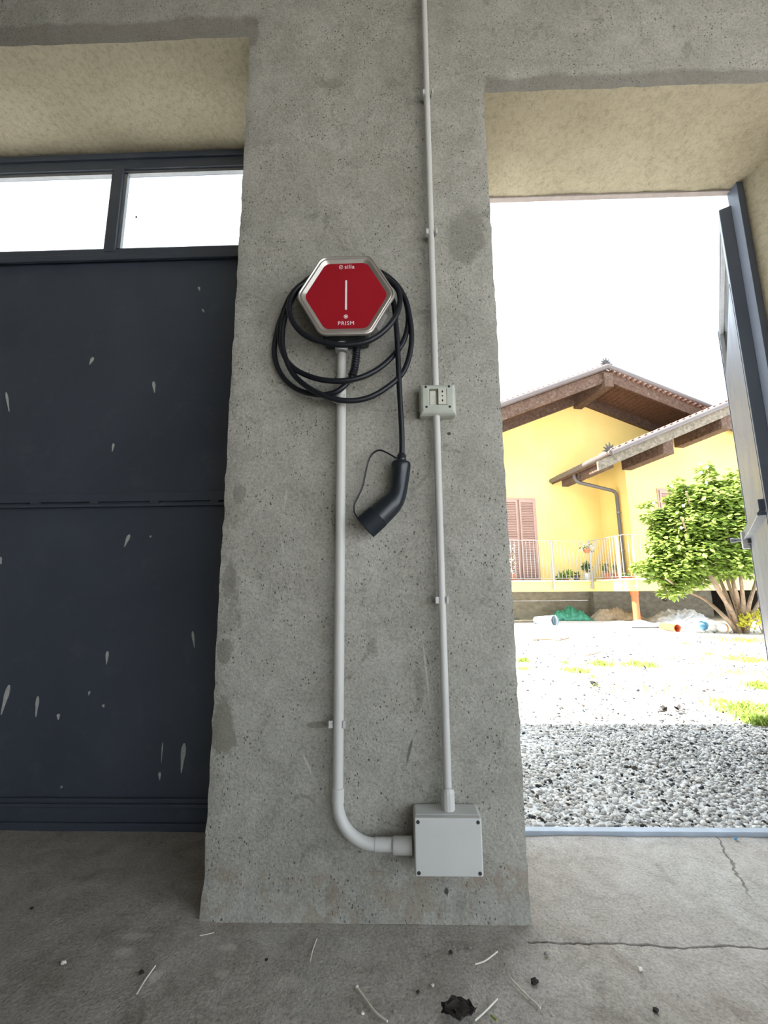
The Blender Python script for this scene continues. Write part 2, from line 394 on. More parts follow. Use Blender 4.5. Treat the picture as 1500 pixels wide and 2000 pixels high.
# ------------------------------------------------------------------ the garage shell
XL0, XL1, ZL = -2.95, -.5165, 2.845          # left opening
XR0, XR1, ZR = .3285, 1.506, 2.555           # right opening
CEIL = 3.9; YO = 1.768
def wob(x, y, z, s, seed=0.): return noise.noise(Vector((x * s + seed, y * s + seed * 1.7, z * s - seed)))
def frange(a, b, step):
    n = max(1, int(math.ceil((b - a) / step - 1e-6))); return [a + (b - a) * i / n for i in range(n)]
def wall_front():
    xs = frange(-4.2, XL0, .3) + frange(XL0, -2, .1) + frange(-2, XL1, .04) + frange(XL1, XR0, .022) + frange(XR0, XR1, .035) + frange(XR1, 2.0, .05) + frange(2.0, 5.0, .3) + [5.0]
    zs = frange(0, ZR, .025) + frange(ZR, ZL, .029) + frange(ZL, 3.2, .04) + frange(3.2, CEIL, .2) + [CEIL]
    ys = [D + (YO - D) * i / 14 for i in range(15)]
    hole = lambda x, z: (XL0 < x < XL1 and z < ZL) or (XR0 < x < XR1 and z < ZR)
    vs = []; idx = {}; fs = []; mi = []
    def V(i, k, j):
        key = (i, k, j)
        if key in idx: return idx[key]
        x, z, y = xs[i], zs[k], ys[j]
        el = (abs(x - XL1) < 1e-6 and z <= ZL + 1e-6); er = (abs(x - XR0) < 1e-6 and z <= ZR + 1e-6)
        x0, y0, z0 = x, y, z
        if abs(x - XR1) < 1e-6 and z <= ZR + 1e-6: x0 += .284 * (G - y if y < G else 0)
        if el or er: x0 += .003 * wob(x, y, z, 16, 3) + .0035 * wob(x, y, z, 45, 9)
        if abs(z - ZL) < 1e-6 and XL0 < x < XL1 + .001 or abs(z - ZR) < 1e-6 and XR0 - .001 < x < XR1 + .2: z0 += .005 * wob(x, y, z, 14, 5) + .003 * wob(x, y, z, 50, 2)
        if j == 0:
            y0 += .004 * wob(x, y, z, 5, 1) + .0022 * wob(x, y, z, 22, 4)
            y0 -= .016 * math.exp(-z / .022)
            if (el or er): y0 += .004 + .005 * wob(x, y, z, 30, 8)
        idx[key] = len(vs); vs.append((x0, y0, z0)); return idx[key]
    nx, nz, ny = len(xs) - 1, len(zs) - 1, len(ys) - 1
    solid = [[not hole((xs[i] + xs[i + 1]) / 2, (zs[k] + zs[k + 1]) / 2) for k in range(nz)] for i in range(nx)]
    for i in range(nx):
        for k in range(nz):
            if not solid[i][k]: continue
            fs.append((V(i, k, 0), V(i + 1, k, 0), V(i + 1, k + 1, 0), V(i, k + 1, 0))); mi.append(0)
            fs.append((V(i, k, ny), V(i, k + 1, ny), V(i + 1, k + 1, ny), V(i + 1, k, ny))); mi.append(1)
            if i + 1 < nx and not solid[i + 1][k]:
                for j in range(ny): fs.append((V(i + 1, k, j), V(i + 1, k, j + 1), V(i + 1, k + 1, j + 1), V(i + 1, k + 1, j))); mi.append(1)
            if i > 0 and not solid[i - 1][k]:
                for j in range(ny): fs.append((V(i, k, j), V(i, k + 1, j), V(i, k + 1, j + 1), V(i, k, j + 1))); mi.append(1)
            if k > 0 and not solid[i][k - 1]:
                for j in range(ny): fs.append((V(i, k, j), V(i, k, j + 1), V(i + 1, k, j + 1), V(i + 1, k, j))); mi.append(1)
    me = bpy.data.meshes.new('wall_front'); me.from_pydata(vs, [], fs); me.update()
    me.materials.append(CEM); me.materials.append(PLA)
    me.polygons.foreach_set('material_index', mi); me.polygons.foreach_set('use_smooth', [True] * len(fs))
    me.set_sharp_from_angle(angle=math.radians(50))
    o = bpy.data.objects.new('wall_front', me); COL.objects.link(o)
    return props(o, 'grey cement rendered pillar and lintels around two gate openings', 'wall', kind='structure')
wall_front()
BACK = -2.4; RX = 2.5; LX = -4.2
def struct(o, label, cat): return props(o, label, cat, kind='structure')
struct(MB().box((LX - .3, BACK, 0), (LX, D - .001, CEIL)).build('wall_left', CEM), 'cement rendered side wall of the garage', 'wall')
struct(MB().box((LX - .3, BACK - .3, 0), (.7, BACK, CEIL)).box((.7, BACK - .3, 2.1), (RX + .3, BACK, CEIL)).build('wall_back', CEM), 'cement rendered wall beside the open back of the garage', 'wall')
struct(MB().box((RX, .75, 0), (RX + .3, D - .001, CEIL)).box((RX, BACK, 2.6), (RX + .3, .75, CEIL)).build('wall_right', CEM), 'cement rendered pier beside the open side of the garage', 'wall')
struct(MB().box((LX - .9, BACK - .9, CEIL), (RX + .9, 2.64, CEIL + .22)).build('ceiling', CEM), 'concrete roof slab over the garage', 'ceiling')

# floor with the joint that runs from the pillar corner along the threshold slab
def crack(x): return PZ(1050 + (x - .323) / .525 * 450, 1841 + 12 * max(0, (x - .35) / .5)).y + .010 * wob(x, 0, 0, 7) + .005 * wob(x, 0, 0, 28) + .004 * wob(x, 0, 0, 75)
def grid_floor(name, xs, yf0, yf1, ny, mat, label, z0=0.):
    vs = []; fs = []
    for x in xs:
        a, b = yf0(x), yf1(x)
        for j in range(ny + 1):
            y = a + (b - a) * j / ny
            e = 0 if 0 < j < ny else -.002
            vs.append((x, y, z0 + .004 * wob(x, y, 0, 3, 2) + .0018 * wob(x, y, 0, 17, 6) + e))
    n = ny + 1
    for i in range(len(xs) - 1):
        for j in range(ny): fs.append((i * n + j, (i + 1) * n + j, (i + 1) * n + j + 1, i * n + j + 1))
    top = len(vs); vs += [(v[0], v[1], z0 - .06) for v in vs[:top]]
    for i in range(len(xs) - 1):
        for j in (0, ny):
            q = (i * n + j, (i + 1) * n + j, (i + 1) * n + j + top, i * n + j + top); fs.append(q if j == 0 else q[::-1])
    for j in range(ny):
        for i in (0, len(xs) - 1):
            q = (i * n + j, i * n + j + 1, i * n + j + 1 + top, i * n + j + top); fs.append(q if i else q[::-1])
    me = bpy.data.meshes.new(name); me.from_pydata(vs, [], fs); me.update(); me.materials.append(mat)
    me.polygons.foreach_set('use_smooth', [True] * len(fs)); me.set_sharp_from_angle(angle=math.radians(45))
    o = bpy.data.objects.new(name, me); COL.objects.link(o)
    return struct(o, label, 'floor')
XC = .30
grid_floor('floor', frange(LX, XC, .05) + [XC], lambda x: BACK, lambda x: YO, 90, FLO, 'brown grey concrete floor of the garage')
grid_floor('floor', frange(XC, 2.2, .012) + frange(2.2, RX, .1) + [RX], lambda x: BACK, lambda x: crack(x), 80, FLO, 'grey concrete floor in front of the open door')
grid_floor('floor', frange(XC, 2.2, .012) + [2.2], lambda x: crack(x) + .007 + .004 * wob(x, 3, 0, 22), lambda x: G - .012, 24, FLO, 'pale concrete threshold slab in the open doorway')
struct(MB().box((XC, BACK, -.09), (RX, G, -.062)).build('trim_1', GRIT), 'earth in the joint under the floor', 'joint')
# hairline crack on the threshold slab: a thin dark seam standing a hair below the surface edge
# outside ground
def ground():
    vs = []; fs = []
    xs = [-30, -12, -5] + [x * .5 for x in range(-8, 33)] + [20, 30, 60]; ys = [1.735, 2.2, 2.7] + [3 + .5 * i for i in range(30)] + [22, 40, 90]
    for y in ys:
        for x in xs: vs.append((x, y, -.018 + .012 * wob(x, y, 0, .9, 3) * (y > 2.5)))
    n = len(xs)
    for j in range(len(ys) - 1):
        for i in range(n - 1): fs.append((j * n + i, j * n + i + 1, (j + 1) * n + i + 1, (j + 1) * n + i))
    o = MB().add(vs, fs).build('floor', GRAV, smooth=True)
    struct(o, 'gravel yard outside the open door', 'yard')
    b = MB().box((-60, -60, -.3), (60, BACK - .0, -.1)).box((RX, BACK, -.3), (60, 1.735, -.1)).box((-60, BACK, -.3), (LX - .3, 1.735, -.1)).build('floor', GRAV)
    struct(b, 'gravel yard around the garage', 'yard')
ground()
# steel threshold angle, door frame
o = MB().box((XR0 - .02, G - .012, -.05), (XR1 + .05, G + .03, .006)).box((XR0 - .02, G - .014, -.05), (XR1 + .05, G - .006, .012)).build('trim_2', THR, bevel=.002)
struct(o, 'pale steel threshold angle at the edge of the gravel', 'threshold')
m = MB().box((XR0 - .05, G + .002, ZR - .006), (XR1 + .02, G + .029, ZR + .02))
o = m.build('trim_3', HEAD, bevel=.002); struct(o, 'steel head bar over the open doorway', 'door frame')
o = MB().box((XR1 - .018, G - .035, 0), (XR1 + .03, G + .022, ZR)).build('trim_4', GATE, bevel=.002)
struct(o, 'steel frame post the open door hangs on', 'door frame')

# ------------------------------------------------------------------ closed left gate
gt = thing('metal_gate', (-1.7, G, 0), 'closed dark blue grey sheet metal gate with two transom panes', 'gate')
GX0, GX1 = XL0 + .005, -.53
MUL = -1.266          # mullion centre
def gbox(name, a, b, mat=GATE, bev=.003, par=gt): return MB().box(a, b).build(name, mat, par, bevel=bev)
gbox('head_rail', (GX0, G, 2.768), (GX1, G + .05, 2.84))
gbox('head_rail', (GX0, G - .012, 2.815), (GX1, G + .002, 2.843))
gbox('sill_rail', (GX0, G, 2.300), (GX1, G + .05, 2.346))
gbox('sill_rail', (GX0, G - .010, 2.284), (GX1, G + .006, 2.312))
gbox('mullion', (MUL - .024, G - .004, 2.33), (MUL + .024, G + .05, 2.78))
for x in (GX0 + .03, GX1 - .02): gbox('gate_stile', (x - .03, G + .002, .02), (x + .03, G + .05, 2.84))
for x0, x1 in ((GX0, MUL - .02), (MUL + .02, GX1)):
    p = gbox('pane', (x0, G + .030, 2.335), (x1, G + .034, 2.78), GLASS, 0)
    m = MB()
    for a, b in (((x0, G + .012, 2.346), (x1, G + .03, 2.358)), ((x0, G + .012, 2.752), (x1, G + .03, 2.77)), ((x0 + .004, G + .012, 2.35), (x0 + .018, G + .03, 2.76)), ((x1 - .018, G + .012, 2.35), (x1 - .004, G + .03, 2.76))): m.box(a, b)
    m.build('glazing_bead', STEEL, p)
gbox('sheet_panel', (GX0, G + .018, 1.20), (GX1, G + .024, 2.31), bev=0)
gbox('sheet_panel', (GX0, G + .018, .10), (GX1, G + .024, 1.19), bev=0)
mr = gbox('middle_rail', (GX0, G + .004, 1.190), (GX1, G + .03, 1.228))
gbox('lip', (GX0, G - .006, 1.168), (GX1, G + .012, 1.180), par=mr)
for i in range(9): gbox('weld', (-2.7 + i * .245, G - .004, 1.180), (-2.665 + i * .245, G + .012, 1.191), par=mr, bev=.002)
br = gbox('bottom_rail', (GX0, G + .004, .018), (GX1, G + .04, .10))
gbox('lip', (GX0, G - .008, .074), (GX1, G + .01, .086), par=br)
gbox('lip', (GX0, G - .006, -.004), (GX1, G + .03, .024), par=br)
# chalky streaks left on the sheet
def streak(px, py, dx, dy, w, par=gt, y=G + .0168):
    a = PY(px, py, y); b = PY(px + dx, py + dy, y); t = (b - a); n = Vector((-t.z, 0, t.x)).normalized() if t.length else Vector((1, 0, 0))
    k = w / 2 / 500
    pr = [(0, .3), (.15, .9), (.35, 1), (.6, .6), (.85, .35), (1, .1)]
    L = [a + t * u + n * k * q for u, q in pr]; R_ = [a + t * u - n * k * q for u, q in pr]
    poly = L + R_[::-1]; m = MB(); m.hexa([p + Vector((0, -.0012, 0)) for p in poly], [p + Vector((0, .0012, 0)) for p in poly])
    return m.build('streak', DROP, par)
for s in ((18, 1338, -16, 58, 9), (74, 1360, -4, 40, 6), (253, 1044, -10, 24, 7), (360, 1452, -6, 58, 9), (376, 1233, 4, 32, 5), (210, 1272, -2, 26, 6), (300, 745, 2, 22, 7), (182, 698, -7, 14, 7), (12, 766, 6, 38, 5), (222, 866, -3, 16, 5), (114, 1394, 0, 12, 6), (201, 1376, 2, 6, 5), (312, 1508, 0, 16, 5), (388, 560, 2, 8, 5), (395, 604, 4, 6, 4), (0, 1088, 2, 14, 6), (175, 1350, -2, 8, 4), (294, 1046, 0, 4, 4), (121, 1535, -2, 5, 4), (318, 1450, -3, 40, 2)): streak(*s)
props(MB().ball(PY(266, 424, G + .026), (.004, .003, .007), 8, 6, .3).build('dirt_speck', DEAD, gt), 'dark speck stuck on the pane')

# ------------------------------------------------------------------ open door leaf on the right
H0 = Vector((1.452, G + .035, 0)); H1 = Vector((2.122, 2.745, 0))
la = (H1 - H0); LL = la.length; lx = la.normalized(); ln = Vector((-lx.y, lx.x, 0))   # ln: towards the doorway side
LT = 2.484
df = thing('metal_door', H0, 'open blue grey sheet metal door leaf with glazed top swung out over gravel', 'door')
def lp(u, n, z): return H0 + lx * u + ln * n + Vector((0, 0, z))
def lbox(name, u0, u1, n0, n1, z0, z1, mat=GATE, bev=.003, par=df):
    m = MB(); m.hexa([lp(u0, n0, z0), lp(u1, n0, z0), lp(u1, n1, z0), lp(u0, n1, z0)], [lp(u0, n0, z1), lp(u1, n0, z1), lp(u1, n1, z1), lp(u0, n1, z1)])
    return m.build(name, mat, par, bevel=bev)
TB = 2.14; TH = -.045
lbox('hinge_stile', 0, .07, TH, 0, .03, LT)
lbox('lock_stile', LL - .06, LL, TH, 0, .03, LT)
lbox('edge_strip', LL - .004, LL + .010, TH - .006, TH + .012, .03, LT, STEEL, .002); lbox('edge_strip', LL - .004, LL + .012, -.016, .004, .03, LT, GATE, .002)
lbox('top_rail', .07, LL - .06, TH, 0, LT - .05, LT); lbox('transom_rail', .07, LL - .06, TH, 0, TB - .05, TB)
lbox('bottom_rail', .07, LL - .06, TH, 0, .03, .11)
mm = lbox('middle_rail', .03, LL - .02, -.004, .022, 1.135, 1.178); lbox('lip', .03, LL - .02, -.004, .030, 1.112, 1.126, par=mm)
lbox('sheet_panel', .03, LL - .03, -.006, .0015, 1.17, TB - .006, bev=0); lbox('sheet_panel', .03, LL - .03, -.006, .0015, .05, 1.13, bev=0)
pn = lbox('pane', .06, LL - .05, -.026, -.022, TB - .01, LT - .04, GLASS, 0)
for z in (TB, LT - .062): lbox('glazing_bead', .07, LL - .06, -.020, -.004, z, z + .012, STEEL, 0, pn)
for u in (.07, LL - .072): lbox('glazing_bead', u, u + .012, -.020, -.004, TB + .01, LT - .05, STEEL, 0, pn)
lk = lbox('lock_case', LL - .05, LL + .012, .002, .042, 1.060, 1.165, GALV, .006)
m = MB(); m.tube([lp(LL - .02, .04, 1.115), lp(LL - .02, .075, 1.115)], .010, 12); m.tube([lp(LL - .02, .075, 1.115), lp(LL - .02, .095, 1.115)], .015, 12)
m.build('latch_knob', STEEL, lk, smooth=True)
lbox('strike', LL - .12, LL - .04, .0, .02, 1.085, 1.105, SCREW, .003, lk)
for z in (.35, 1.25, 2.2): MB().tube([lp(.004, TH - .008, z), lp(.004, TH - .008, z + .12)], .010, 12).build('hinge', GATE, df, smooth=True)

# ------------------------------------------------------------------ wall box charger
OFF = .105
hc = W(675.5, 575, OFF)
ch = thing('wall_charger', (hc.x, D, hc.z), 'red hexagonal electric car charger with silver rim on grey pillar', 'car charger')
def hexpts(R_, r, y, n=6, cx=hc.x, cz=hc.z):
    out = []
    for i in range(6):
        a = math.pi / 3 * i; c0 = R_ - r / math.cos(math.pi / 6)
        c = Vector((c0 * math.cos(a), 0, c0 * math.sin(a)))
        for k in range(n + 1):
            b = a - math.pi / 6 + math.pi / 3 * k / n
            out.append(Vector((cx + c.x + r * math.cos(b), y, cz + c.z + r * math.sin(b))))
    return out
def loft(rings, cap0=True, cap1=True):
    m = MB(); n = len(rings[0]); vs = [v for r in rings for v in r]; fs = []
    for i in range(len(rings) - 1):
        for k in range(n): fs.append((i * n + k, i * n + (k + 1) % n, (i + 1) * n + (k + 1) % n, (i + 1) * n + k))
    if cap0: fs.append(tuple(range(n - 1, -1, -1)))
    if cap1: fs.append(tuple((len(rings) - 1) * n + k for k in range(n)))
    return m.add(vs, fs)
RH = .152; yf = D - OFF
loft([hexpts(.098, .02, D - .001), hexpts(.098, .02, D - .055), hexpts(.132, .028, D - .072), hexpts(.140, .028, yf + .008), hexpts(.11, .02, yf + .006)]).build('housing', HOUS, ch, smooth=True, angle=35)
bz = loft([hexpts(.140, .028, yf + .010), hexpts(RH - .002, .031, yf + .010), hexpts(RH, .031, yf + .006), hexpts(RH - .002, .031, yf + .001), hexpts(RH - .0055, .030, yf), hexpts(RH - .008, .030, yf + .002), hexpts(RH - .010, .029, yf + .0025), hexpts(RH - .012, .029, yf + .0005), hexpts(RH - .015, .028, yf + .0005), hexpts(RH - .0265, .024, yf + .006), hexpts(RH - .030, .024, yf + .0075)], False, False).build('rim', SILV, ch, smooth=True, angle=25)
loft([hexpts(RH - .0268, .024, yf + .0085), hexpts(RH - .0268, .024, yf + .0052)]).build('front_panel', RED, ch)
yp = yf + .0050
def at(px, py): return PY(px, py, yp)
def flat(m, pts, t=.0006): return m.hexa([Vector((p[0], yp + .0003, p[1])) for p in pts], [Vector((p[0], yp - t, p[1])) for p in pts])
def disc(m, c, r0, r1, n=24, a0=0, a1=2 * math.pi):
    for k in range(n):
        b0 = a0 + (a1 - a0) * k / n; b1 = a0 + (a1 - a0) * (k + 1) / n
        flat(m, [(c.x + r * math.cos(b), c.z + r * math.sin(b)) for r, b in ((r0, b0), (r1, b0), (r1, b1), (r0, b1))])
    return m
a, b = at(676.2, 549), at(676, 604)
m = MB(); flat(m, [(a.x - .0028, b.z), (a.x - .0014, b.z - .002), (a.x + .0014, b.z - .002), (a.x + .0028, b.z), (a.x + .0028, a.z), (a.x + .0014, a.z + .002), (a.x - .0014, a.z + .002), (a.x - .0028, a.z)], .0012)
m.build('light_bar', PRINT, ch)
m = MB(); c = at(675.5, 618.3); disc(m, c, .0, .0032, 14); disc(m, c, .0050, .0062, 18); m.build('touch_button', PRINT, ch)
m = MB(); c = at(666, 521.9); disc(m, c, .0052, .0064, 20, .35, 2.9); disc(m, c, .0052, .0064, 20, .35 + math.pi, 2.9 + math.pi)
flat(m, [(c.x - .0050, c.z - .0022), (c.x + .0005, c.z - .0008), (c.x + .0004, c.z + .0004), (c.x - .0050, c.z - .0010)])
flat(m, [(c.x - .0004, c.z - .0004), (c.x + .0050, c.z + .0012), (c.x + .0050, c.z + .0024), (c.x - .0005, c.z + .0008)])
m.build('logo_mark', PRINT, ch)
def text(s, name, px0, px1, pyb, parent, mat, stretch=1., spacing=1.):
    cu = bpy.data.curves.new(name, 'FONT'); cu.body = s; cu.size = 1; cu.extrude = .02; cu.space_character = spacing; cu.resolution_u = 3
    cu.offset = .0
    to = bpy.data.objects.new('tmp', cu); COL.objects.link(to)
    me = bpy.data.meshes.new_from_object(to.evaluated_get(bpy.context.evaluated_depsgraph_get()))
    bpy.data.objects.remove(to)
    co = np.zeros(len(me.vertices) * 3); me.vertices.foreach_get('co', co); co = co.reshape(-1, 3)
    a, b = at(px0, pyb), at(px1, pyb); k = (b.x - a.x) / (co[:, 0].max() - co[:, 0].min()); x0 = co[:, 0].min()
    out = np.stack([a.x + (co[:, 0] - x0) * k, yp - .0002 - co[:, 2] * .02, a.z + co[:, 1] * k * stretch], 1) - np.array(org(parent))
    me.vertices.foreach_set('co', out.ravel()); me.update(); me.name = name; me.materials.clear(); me.materials.append(mat)
    o = bpy.data.objects.new(name, me); COL.objects.link(o); o.parent = parent; return o
text('silla', 'lettering', 673.3, 692.3, 524.8, ch, PRINT, .95, 1.05)
text('PRISM', 'lettering', 660.3, 691.2, 635.2, ch, PRINT, 1.0, 1.12)
# underside with gland and side rating plate
c = W(672, 668, .05)
MB().box((c.x - .062, D - .07, c.z), (c.x + .075, D - .002, c.z + .05)).build('cable_entry', HOUS, ch, bevel=.01)
q = [W(x, y, .075) for x, y in ((735, 640), (752, 612), (756, 616), (740, 644))]
MB().hexa(q, [p + Vector((.002, .002, 0)) for p in q]).build('rating_plate', GALV, ch)
c = W(653, 664, .04); MB().tube([c + Vector((0, 0, -.012)), c + Vector((0, 0, .012))], .0135, 16).build('entry_collar', WHITE, ch, smooth=True)

# ------------------------------------------------------------------ charging cable with plug
cb = thing('charging_cable', W(780, 900, .03), 'black charging cable coiled around the red charger with plug hanging down', 'charging cable')
pth = [(697, 676, .05), (695, 700, .05), (690, 728, .052), (677, 749, .055), (655, 766, .056), (620, 771, .046), (578, 759, .03), (549, 731, .016), (536, 693, .018), (540, 652, .022), (553, 612, .03), (580, 566, .040), (620, 535, .045), (680, 522, .045), (740, 530, .045), (782, 566, .040), (797, 615, .036), (789, 664, .038), (759, 704, .05), (716, 733, .07), (668, 744, .075), (620, 740, .07), (578, 722, .055), (555, 695, .038), (546, 655, .036), (552, 615, .042), (577, 566, .052), (622, 540, .058), (680, 530, .058), (738, 535, .058), (785, 572, .052), (801, 625, .044), (803, 675, .040), (789, 724, .044), (758, 755, .058), (716, 778, .066), (668, 782, .07), (620, 767, .07), (581, 740, .054), (560, 706, .052), (551, 662, .054), (560, 608, .062), (590, 556, .070), (640, 535, .072), (690, 533, .072), (738, 538, .074), (773, 560, .076), (781, 592, .082), (765, 630, .092), (728, 662, .098), (686, 673, .1), (644, 671, .1), (598, 656, .096), (571, 627, .09), (566, 590, .084), (590, 556, .078), (640, 544, .074), (700, 544, .072), (748, 556, .068), (768, 590, .064), (774, 640, .06), (777, 690, .056), (780, 760, .05), (784, 830, .042), (785, 868, .037), (784.5, 893, .034)]
m = MB(); m.tube(spline([W(*p) for p in pth], 7), .0083, 12); m.build('cable', RUB, cb, smooth=True)
m = MB(); cp = spline([W(*p) for p in pth[:4]], 12)[:28]
for i, p in enumerate(cp): pass
m.tube(cp, [.0105 + (.0022 if i % 2 else 0) for i in range(len(cp))], 14); m.build('strain_relief', RUB, cb, smooth=True)
sc = W(780, 930, .036); mpp = (W(790, 930, .036) - W(780, 930, .036)).length / 10
pl = [(784.5, 886, 7), (784.5, 891, 9.5), (784.2, 893, 8), (784, 896, 10), (783.6, 899, 9), (783.4, 901, 14), (783.3, 903, 18), (783.2, 907, 19.3), (783, 912, 19), (782.5, 916, 17.8), (781.5, 925, 17.3), (779.8, 940, 16.6), (777.8, 955, 16.2), (774.5, 967, 17.2), (768, 979, 20), (759, 988.5, 22.3), (748, 999, 23.4), (738, 1008.5, 23.8)]
op = lambda i: .034 + (.010 * max(0, i - 11) / 6)
pts = [W(x, y, op(i)) for i, (x, y, r) in enumerate(pl)]
m = MB(); m.tube(pts, [r * mpp for _, _, r in pl], 24, ry=[min(r, 20) * mpp * .92 if i > 4 else r * mpp for i, (_, _, r) in enumerate(pl)])
hd = m.build('plug_handle', PLUG, cb, smooth=True, angle=60)
pl2 = [(738.5, 1008, 24.1), (726, 1019.5, 24.3), (713.4, 1030.8, 24.3)]
m = MB(); m.tube([W(x, y, .044) for x, y, r in pl2], [r * mpp for _, _, r in pl2], 28, ry=[22 * mpp] * 3); m.build('plug_head', PLUGM, cb, smooth=True, angle=50)
m = MB(); m.tube(spline([W(x, y, o) for x, y, o in ((799, 915, .034), (795.5, 940, .034), (791, 965, .036), (785, 984, .038), (776, 999, .04), (764, 1012, .042))], 3), 2.8 * mpp, 8); m.build('latch_ridge', PLUGM, hd, smooth=True)
m = MB(); m.ball(W(768, 983.5, .060), (.0028, .002, .0018), 10, 6); m.build('indicator', PRINT, hd, smooth=True)
sp_ = spline([W(x, y, o) for x, y, o in ((774, 895, .036), (757, 885, .034), (743, 879.5, .03), (731, 883, .028), (721, 896, .026), (714, 922, .025), (708, 950, .026), (699, 970, .03), (692, 985, .034), (692, 1000, .038), (698, 1011, .042))], 5)
m = MB(); m.tube(sp_, .0024, 8, ry=.0042); m.build('cap_strap', RUB, cb, smooth=True)

# ------------------------------------------------------------------ conduits and boxes
def clip(par, px, py, r):
    c = W(px, py, .032 if r > .012 else .029); m = MB()
    n = 14
    for k in range(n):
        a0 = math.pi * (1.2 + (-1.4) * 0) ; 
    ang = [math.radians(200 + (340 - 200) * 0 + 0)]
    # open C: from one side round the back to the other
    A = [math.radians(-35 + 250 * k / n) for k in range(n + 1)]
    for k in range(n):
        q = []
        for z in (-.009, .009):
            q.append([c + Vector((rr * math.cos(t), rr * math.sin(t), z)) for rr, t in ((r + .0006, A[k]), (r + .0036, A[k]), (r + .0036, A[k + 1]), (r + .0006, A[k + 1]))])
        m.hexa(q[0], q[1])
    for s in (-1, 1):
        x = c.x + s * (r + .0045)
        m.box((x - .003, c.y - .012, c.z - .009), (x + .003, c.y - .002, c.z + .009))
    m.box((c.x - .008, c.y + r, c.z - .009), (c.x + .008, D, c.z + .009))
    return m.build('clip', WHITE, par)
r1 = .0142; o1 = .032
cx1 = W(664, 1100, o1).x
zt_ = W(655, 692, o1).z; ze = W(655, 1566, o1).z; zl = W(740, 1651, o1 + .004).z; xb = W(803, 1651, .03).x
cd = thing('grey_white_conduit', (cx1, D, ze), 'thick pale plastic conduit bending from charger to the junction box', 'conduit')
MB().tube([(cx1, D - o1, zt_), (cx1, D - o1, ze)], r1, 20).build('pipe', WHITE, cd, smooth=True)
er = (ze - zl); xe = cx1 + er
bend = [Vector((xe - er * math.cos(t), D - o1, ze - er * math.sin(t))) for t in [math.pi / 2 * k / 14 for k in range(15)]]
m = MB(); m.tube([Vector((cx1, D - o1, ze + .004))] + bend + [Vector((xe + .004, D - o1, zl))], r1 + .0008, 20); m.build('bend', WHITE, cd, smooth=True)
m = MB(); m.tube([(cx1, D - o1, ze - .002), (cx1, D - o1, ze + .034)], r1 + .0022, 20); m.build('coupling', WHITE, cd, smooth=True)
m = MB(); m.tube([(xe - .002, D - o1, zl), (xb - .01, D - o1, zl)], r1 + .0022, 20); m.build('coupling', WHITE, cd, smooth=True)
xa = W(767, 1650, o1).x
m = MB(); m.tube([(xa, D - o1 - .004, zl), (xa + .004, D - o1 - .004, zl), (xb + .002, D - o1 - .004, zl)], [r1 + .004, r1 + .0065, r1 + .0065], 20); m.build('box_adaptor', WHITE, cd, smooth=True)
m = MB(); zz = W(664, 682, o1).z
m.tube([(cx1 - .001, D - o1 - .004, zz - .012), (cx1 - .001, D - o1 - .004, zz + .005), (cx1 - .001, D - o1 - .004, zz + .03)], [r1 + .004, r1 + .0065, r1 + .0065], 20); m.build('box_adaptor', WHITE, cd, smooth=True)
clip(cd, 660, 778, r1); clip(cd, 659, 1413, r1)
r2 = .0108; o2 = .029
cx2 = W(863, 1170, o2).x
zs0 = W(856, 818, .03).z; zs1 = W(852, 752, .03).z; zj = W(875, 1575, .04).z
cu_ = thing('upper_conduit', (cx2, D, zs1), 'thin pale conduit running up from the socket box', 'conduit')
MB().tube([(cx2, D - o2, zs1 - .02), (cx2, D - o2, CEIL)], r2, 18).build('pipe', WHITE, cu_, smooth=True)
clip(cu_, 836, 185, r2); clip(cu_, 843, 456, r2)
cl_ = thing('lower_conduit', (cx2, D, zj), 'thin pale conduit between the socket box and the junction box', 'conduit')
MB().tube([(cx2, D - o2, zj + .02), (cx2, D - o2, zs0 + .02)], r2, 18).build('pipe', WHITE, cl_, smooth=True)
clip(cl_, 863, 1172, r2)
za = W(875, 1537, .02).z
m = MB(); m.tube([(cx2, D - o2 - .006, zj - .012), (cx2, D - o2 - .006, za - .006), (cx2, D - o2 - .004, za)], [r2 + .0062, r2 + .0062, r2 + .004], 14); m.build('box_adaptor', WHITE, cl_, smooth=True, angle=20)
# junction box
A = W(809, 1597, .078); B = W(945, 1713.5, .078)
jb = thing('junction_box', ((A.x + B.x) / 2, D, B.z), 'light grey square junction box screwed low on the pillar', 'junction box')
MB().box((A.x - .001, D - .066, B.z - .001), (B.x + .001, D, A.z + .001)).build('body', JBOX, jb, bevel=.008, seg=3)
ld = MB().box((A.x, D - .080, B.z), (B.x, D - .062, A.z)).build('lid', JBOX, jb, bevel=.004, seg=3)
for x in (A.x + .009, B.x - .009):
    for z in (A.z - .009, B.z + .009):
        MB().tube([(x, D - .0806, z), (x, D - .078, z)], .0045, 14).build('screw', SCREW, ld)
# socket box
A = W(821, 751, .05); B = W(890, 806, .05); mx = (A.x + B.x) / 2
sb = thing('socket_box', (mx, D, B.z), 'ivory surface mounted socket box between the two thin conduits', 'socket')
MB().box((A.x - .002, D - .030, B.z - .002), (B.x + .002, D, A.z + .002)).build('body', SOCK, sb, bevel=.005, seg=3)
w0 = W(838, 759.5, .05); w1 = W(873, 790, .05)
def frame_cover():
    ring = lambda i, y: [Vector((x, D - y, z)) for x, z in ((A.x - .003 + i, B.z - .003 + i), (B.x + .003 - i, B.z - .003 + i), (B.x + .003 - i, A.z + .003 - i), (A.x - .003 + i, A.z + .003 - i))]
    win = lambda y: [Vector((x, D - y, z)) for x, z in ((w0.x, w1.z), (w1.x, w1.z), (w1.x, w0.z), (w0.x, w0.z))]
    return loft([ring(0, .028), ring(0, .036), ring(.004, .046), ring(.010, .050), ring(.016, .0505), win(.0505), win(.036)], False, True)
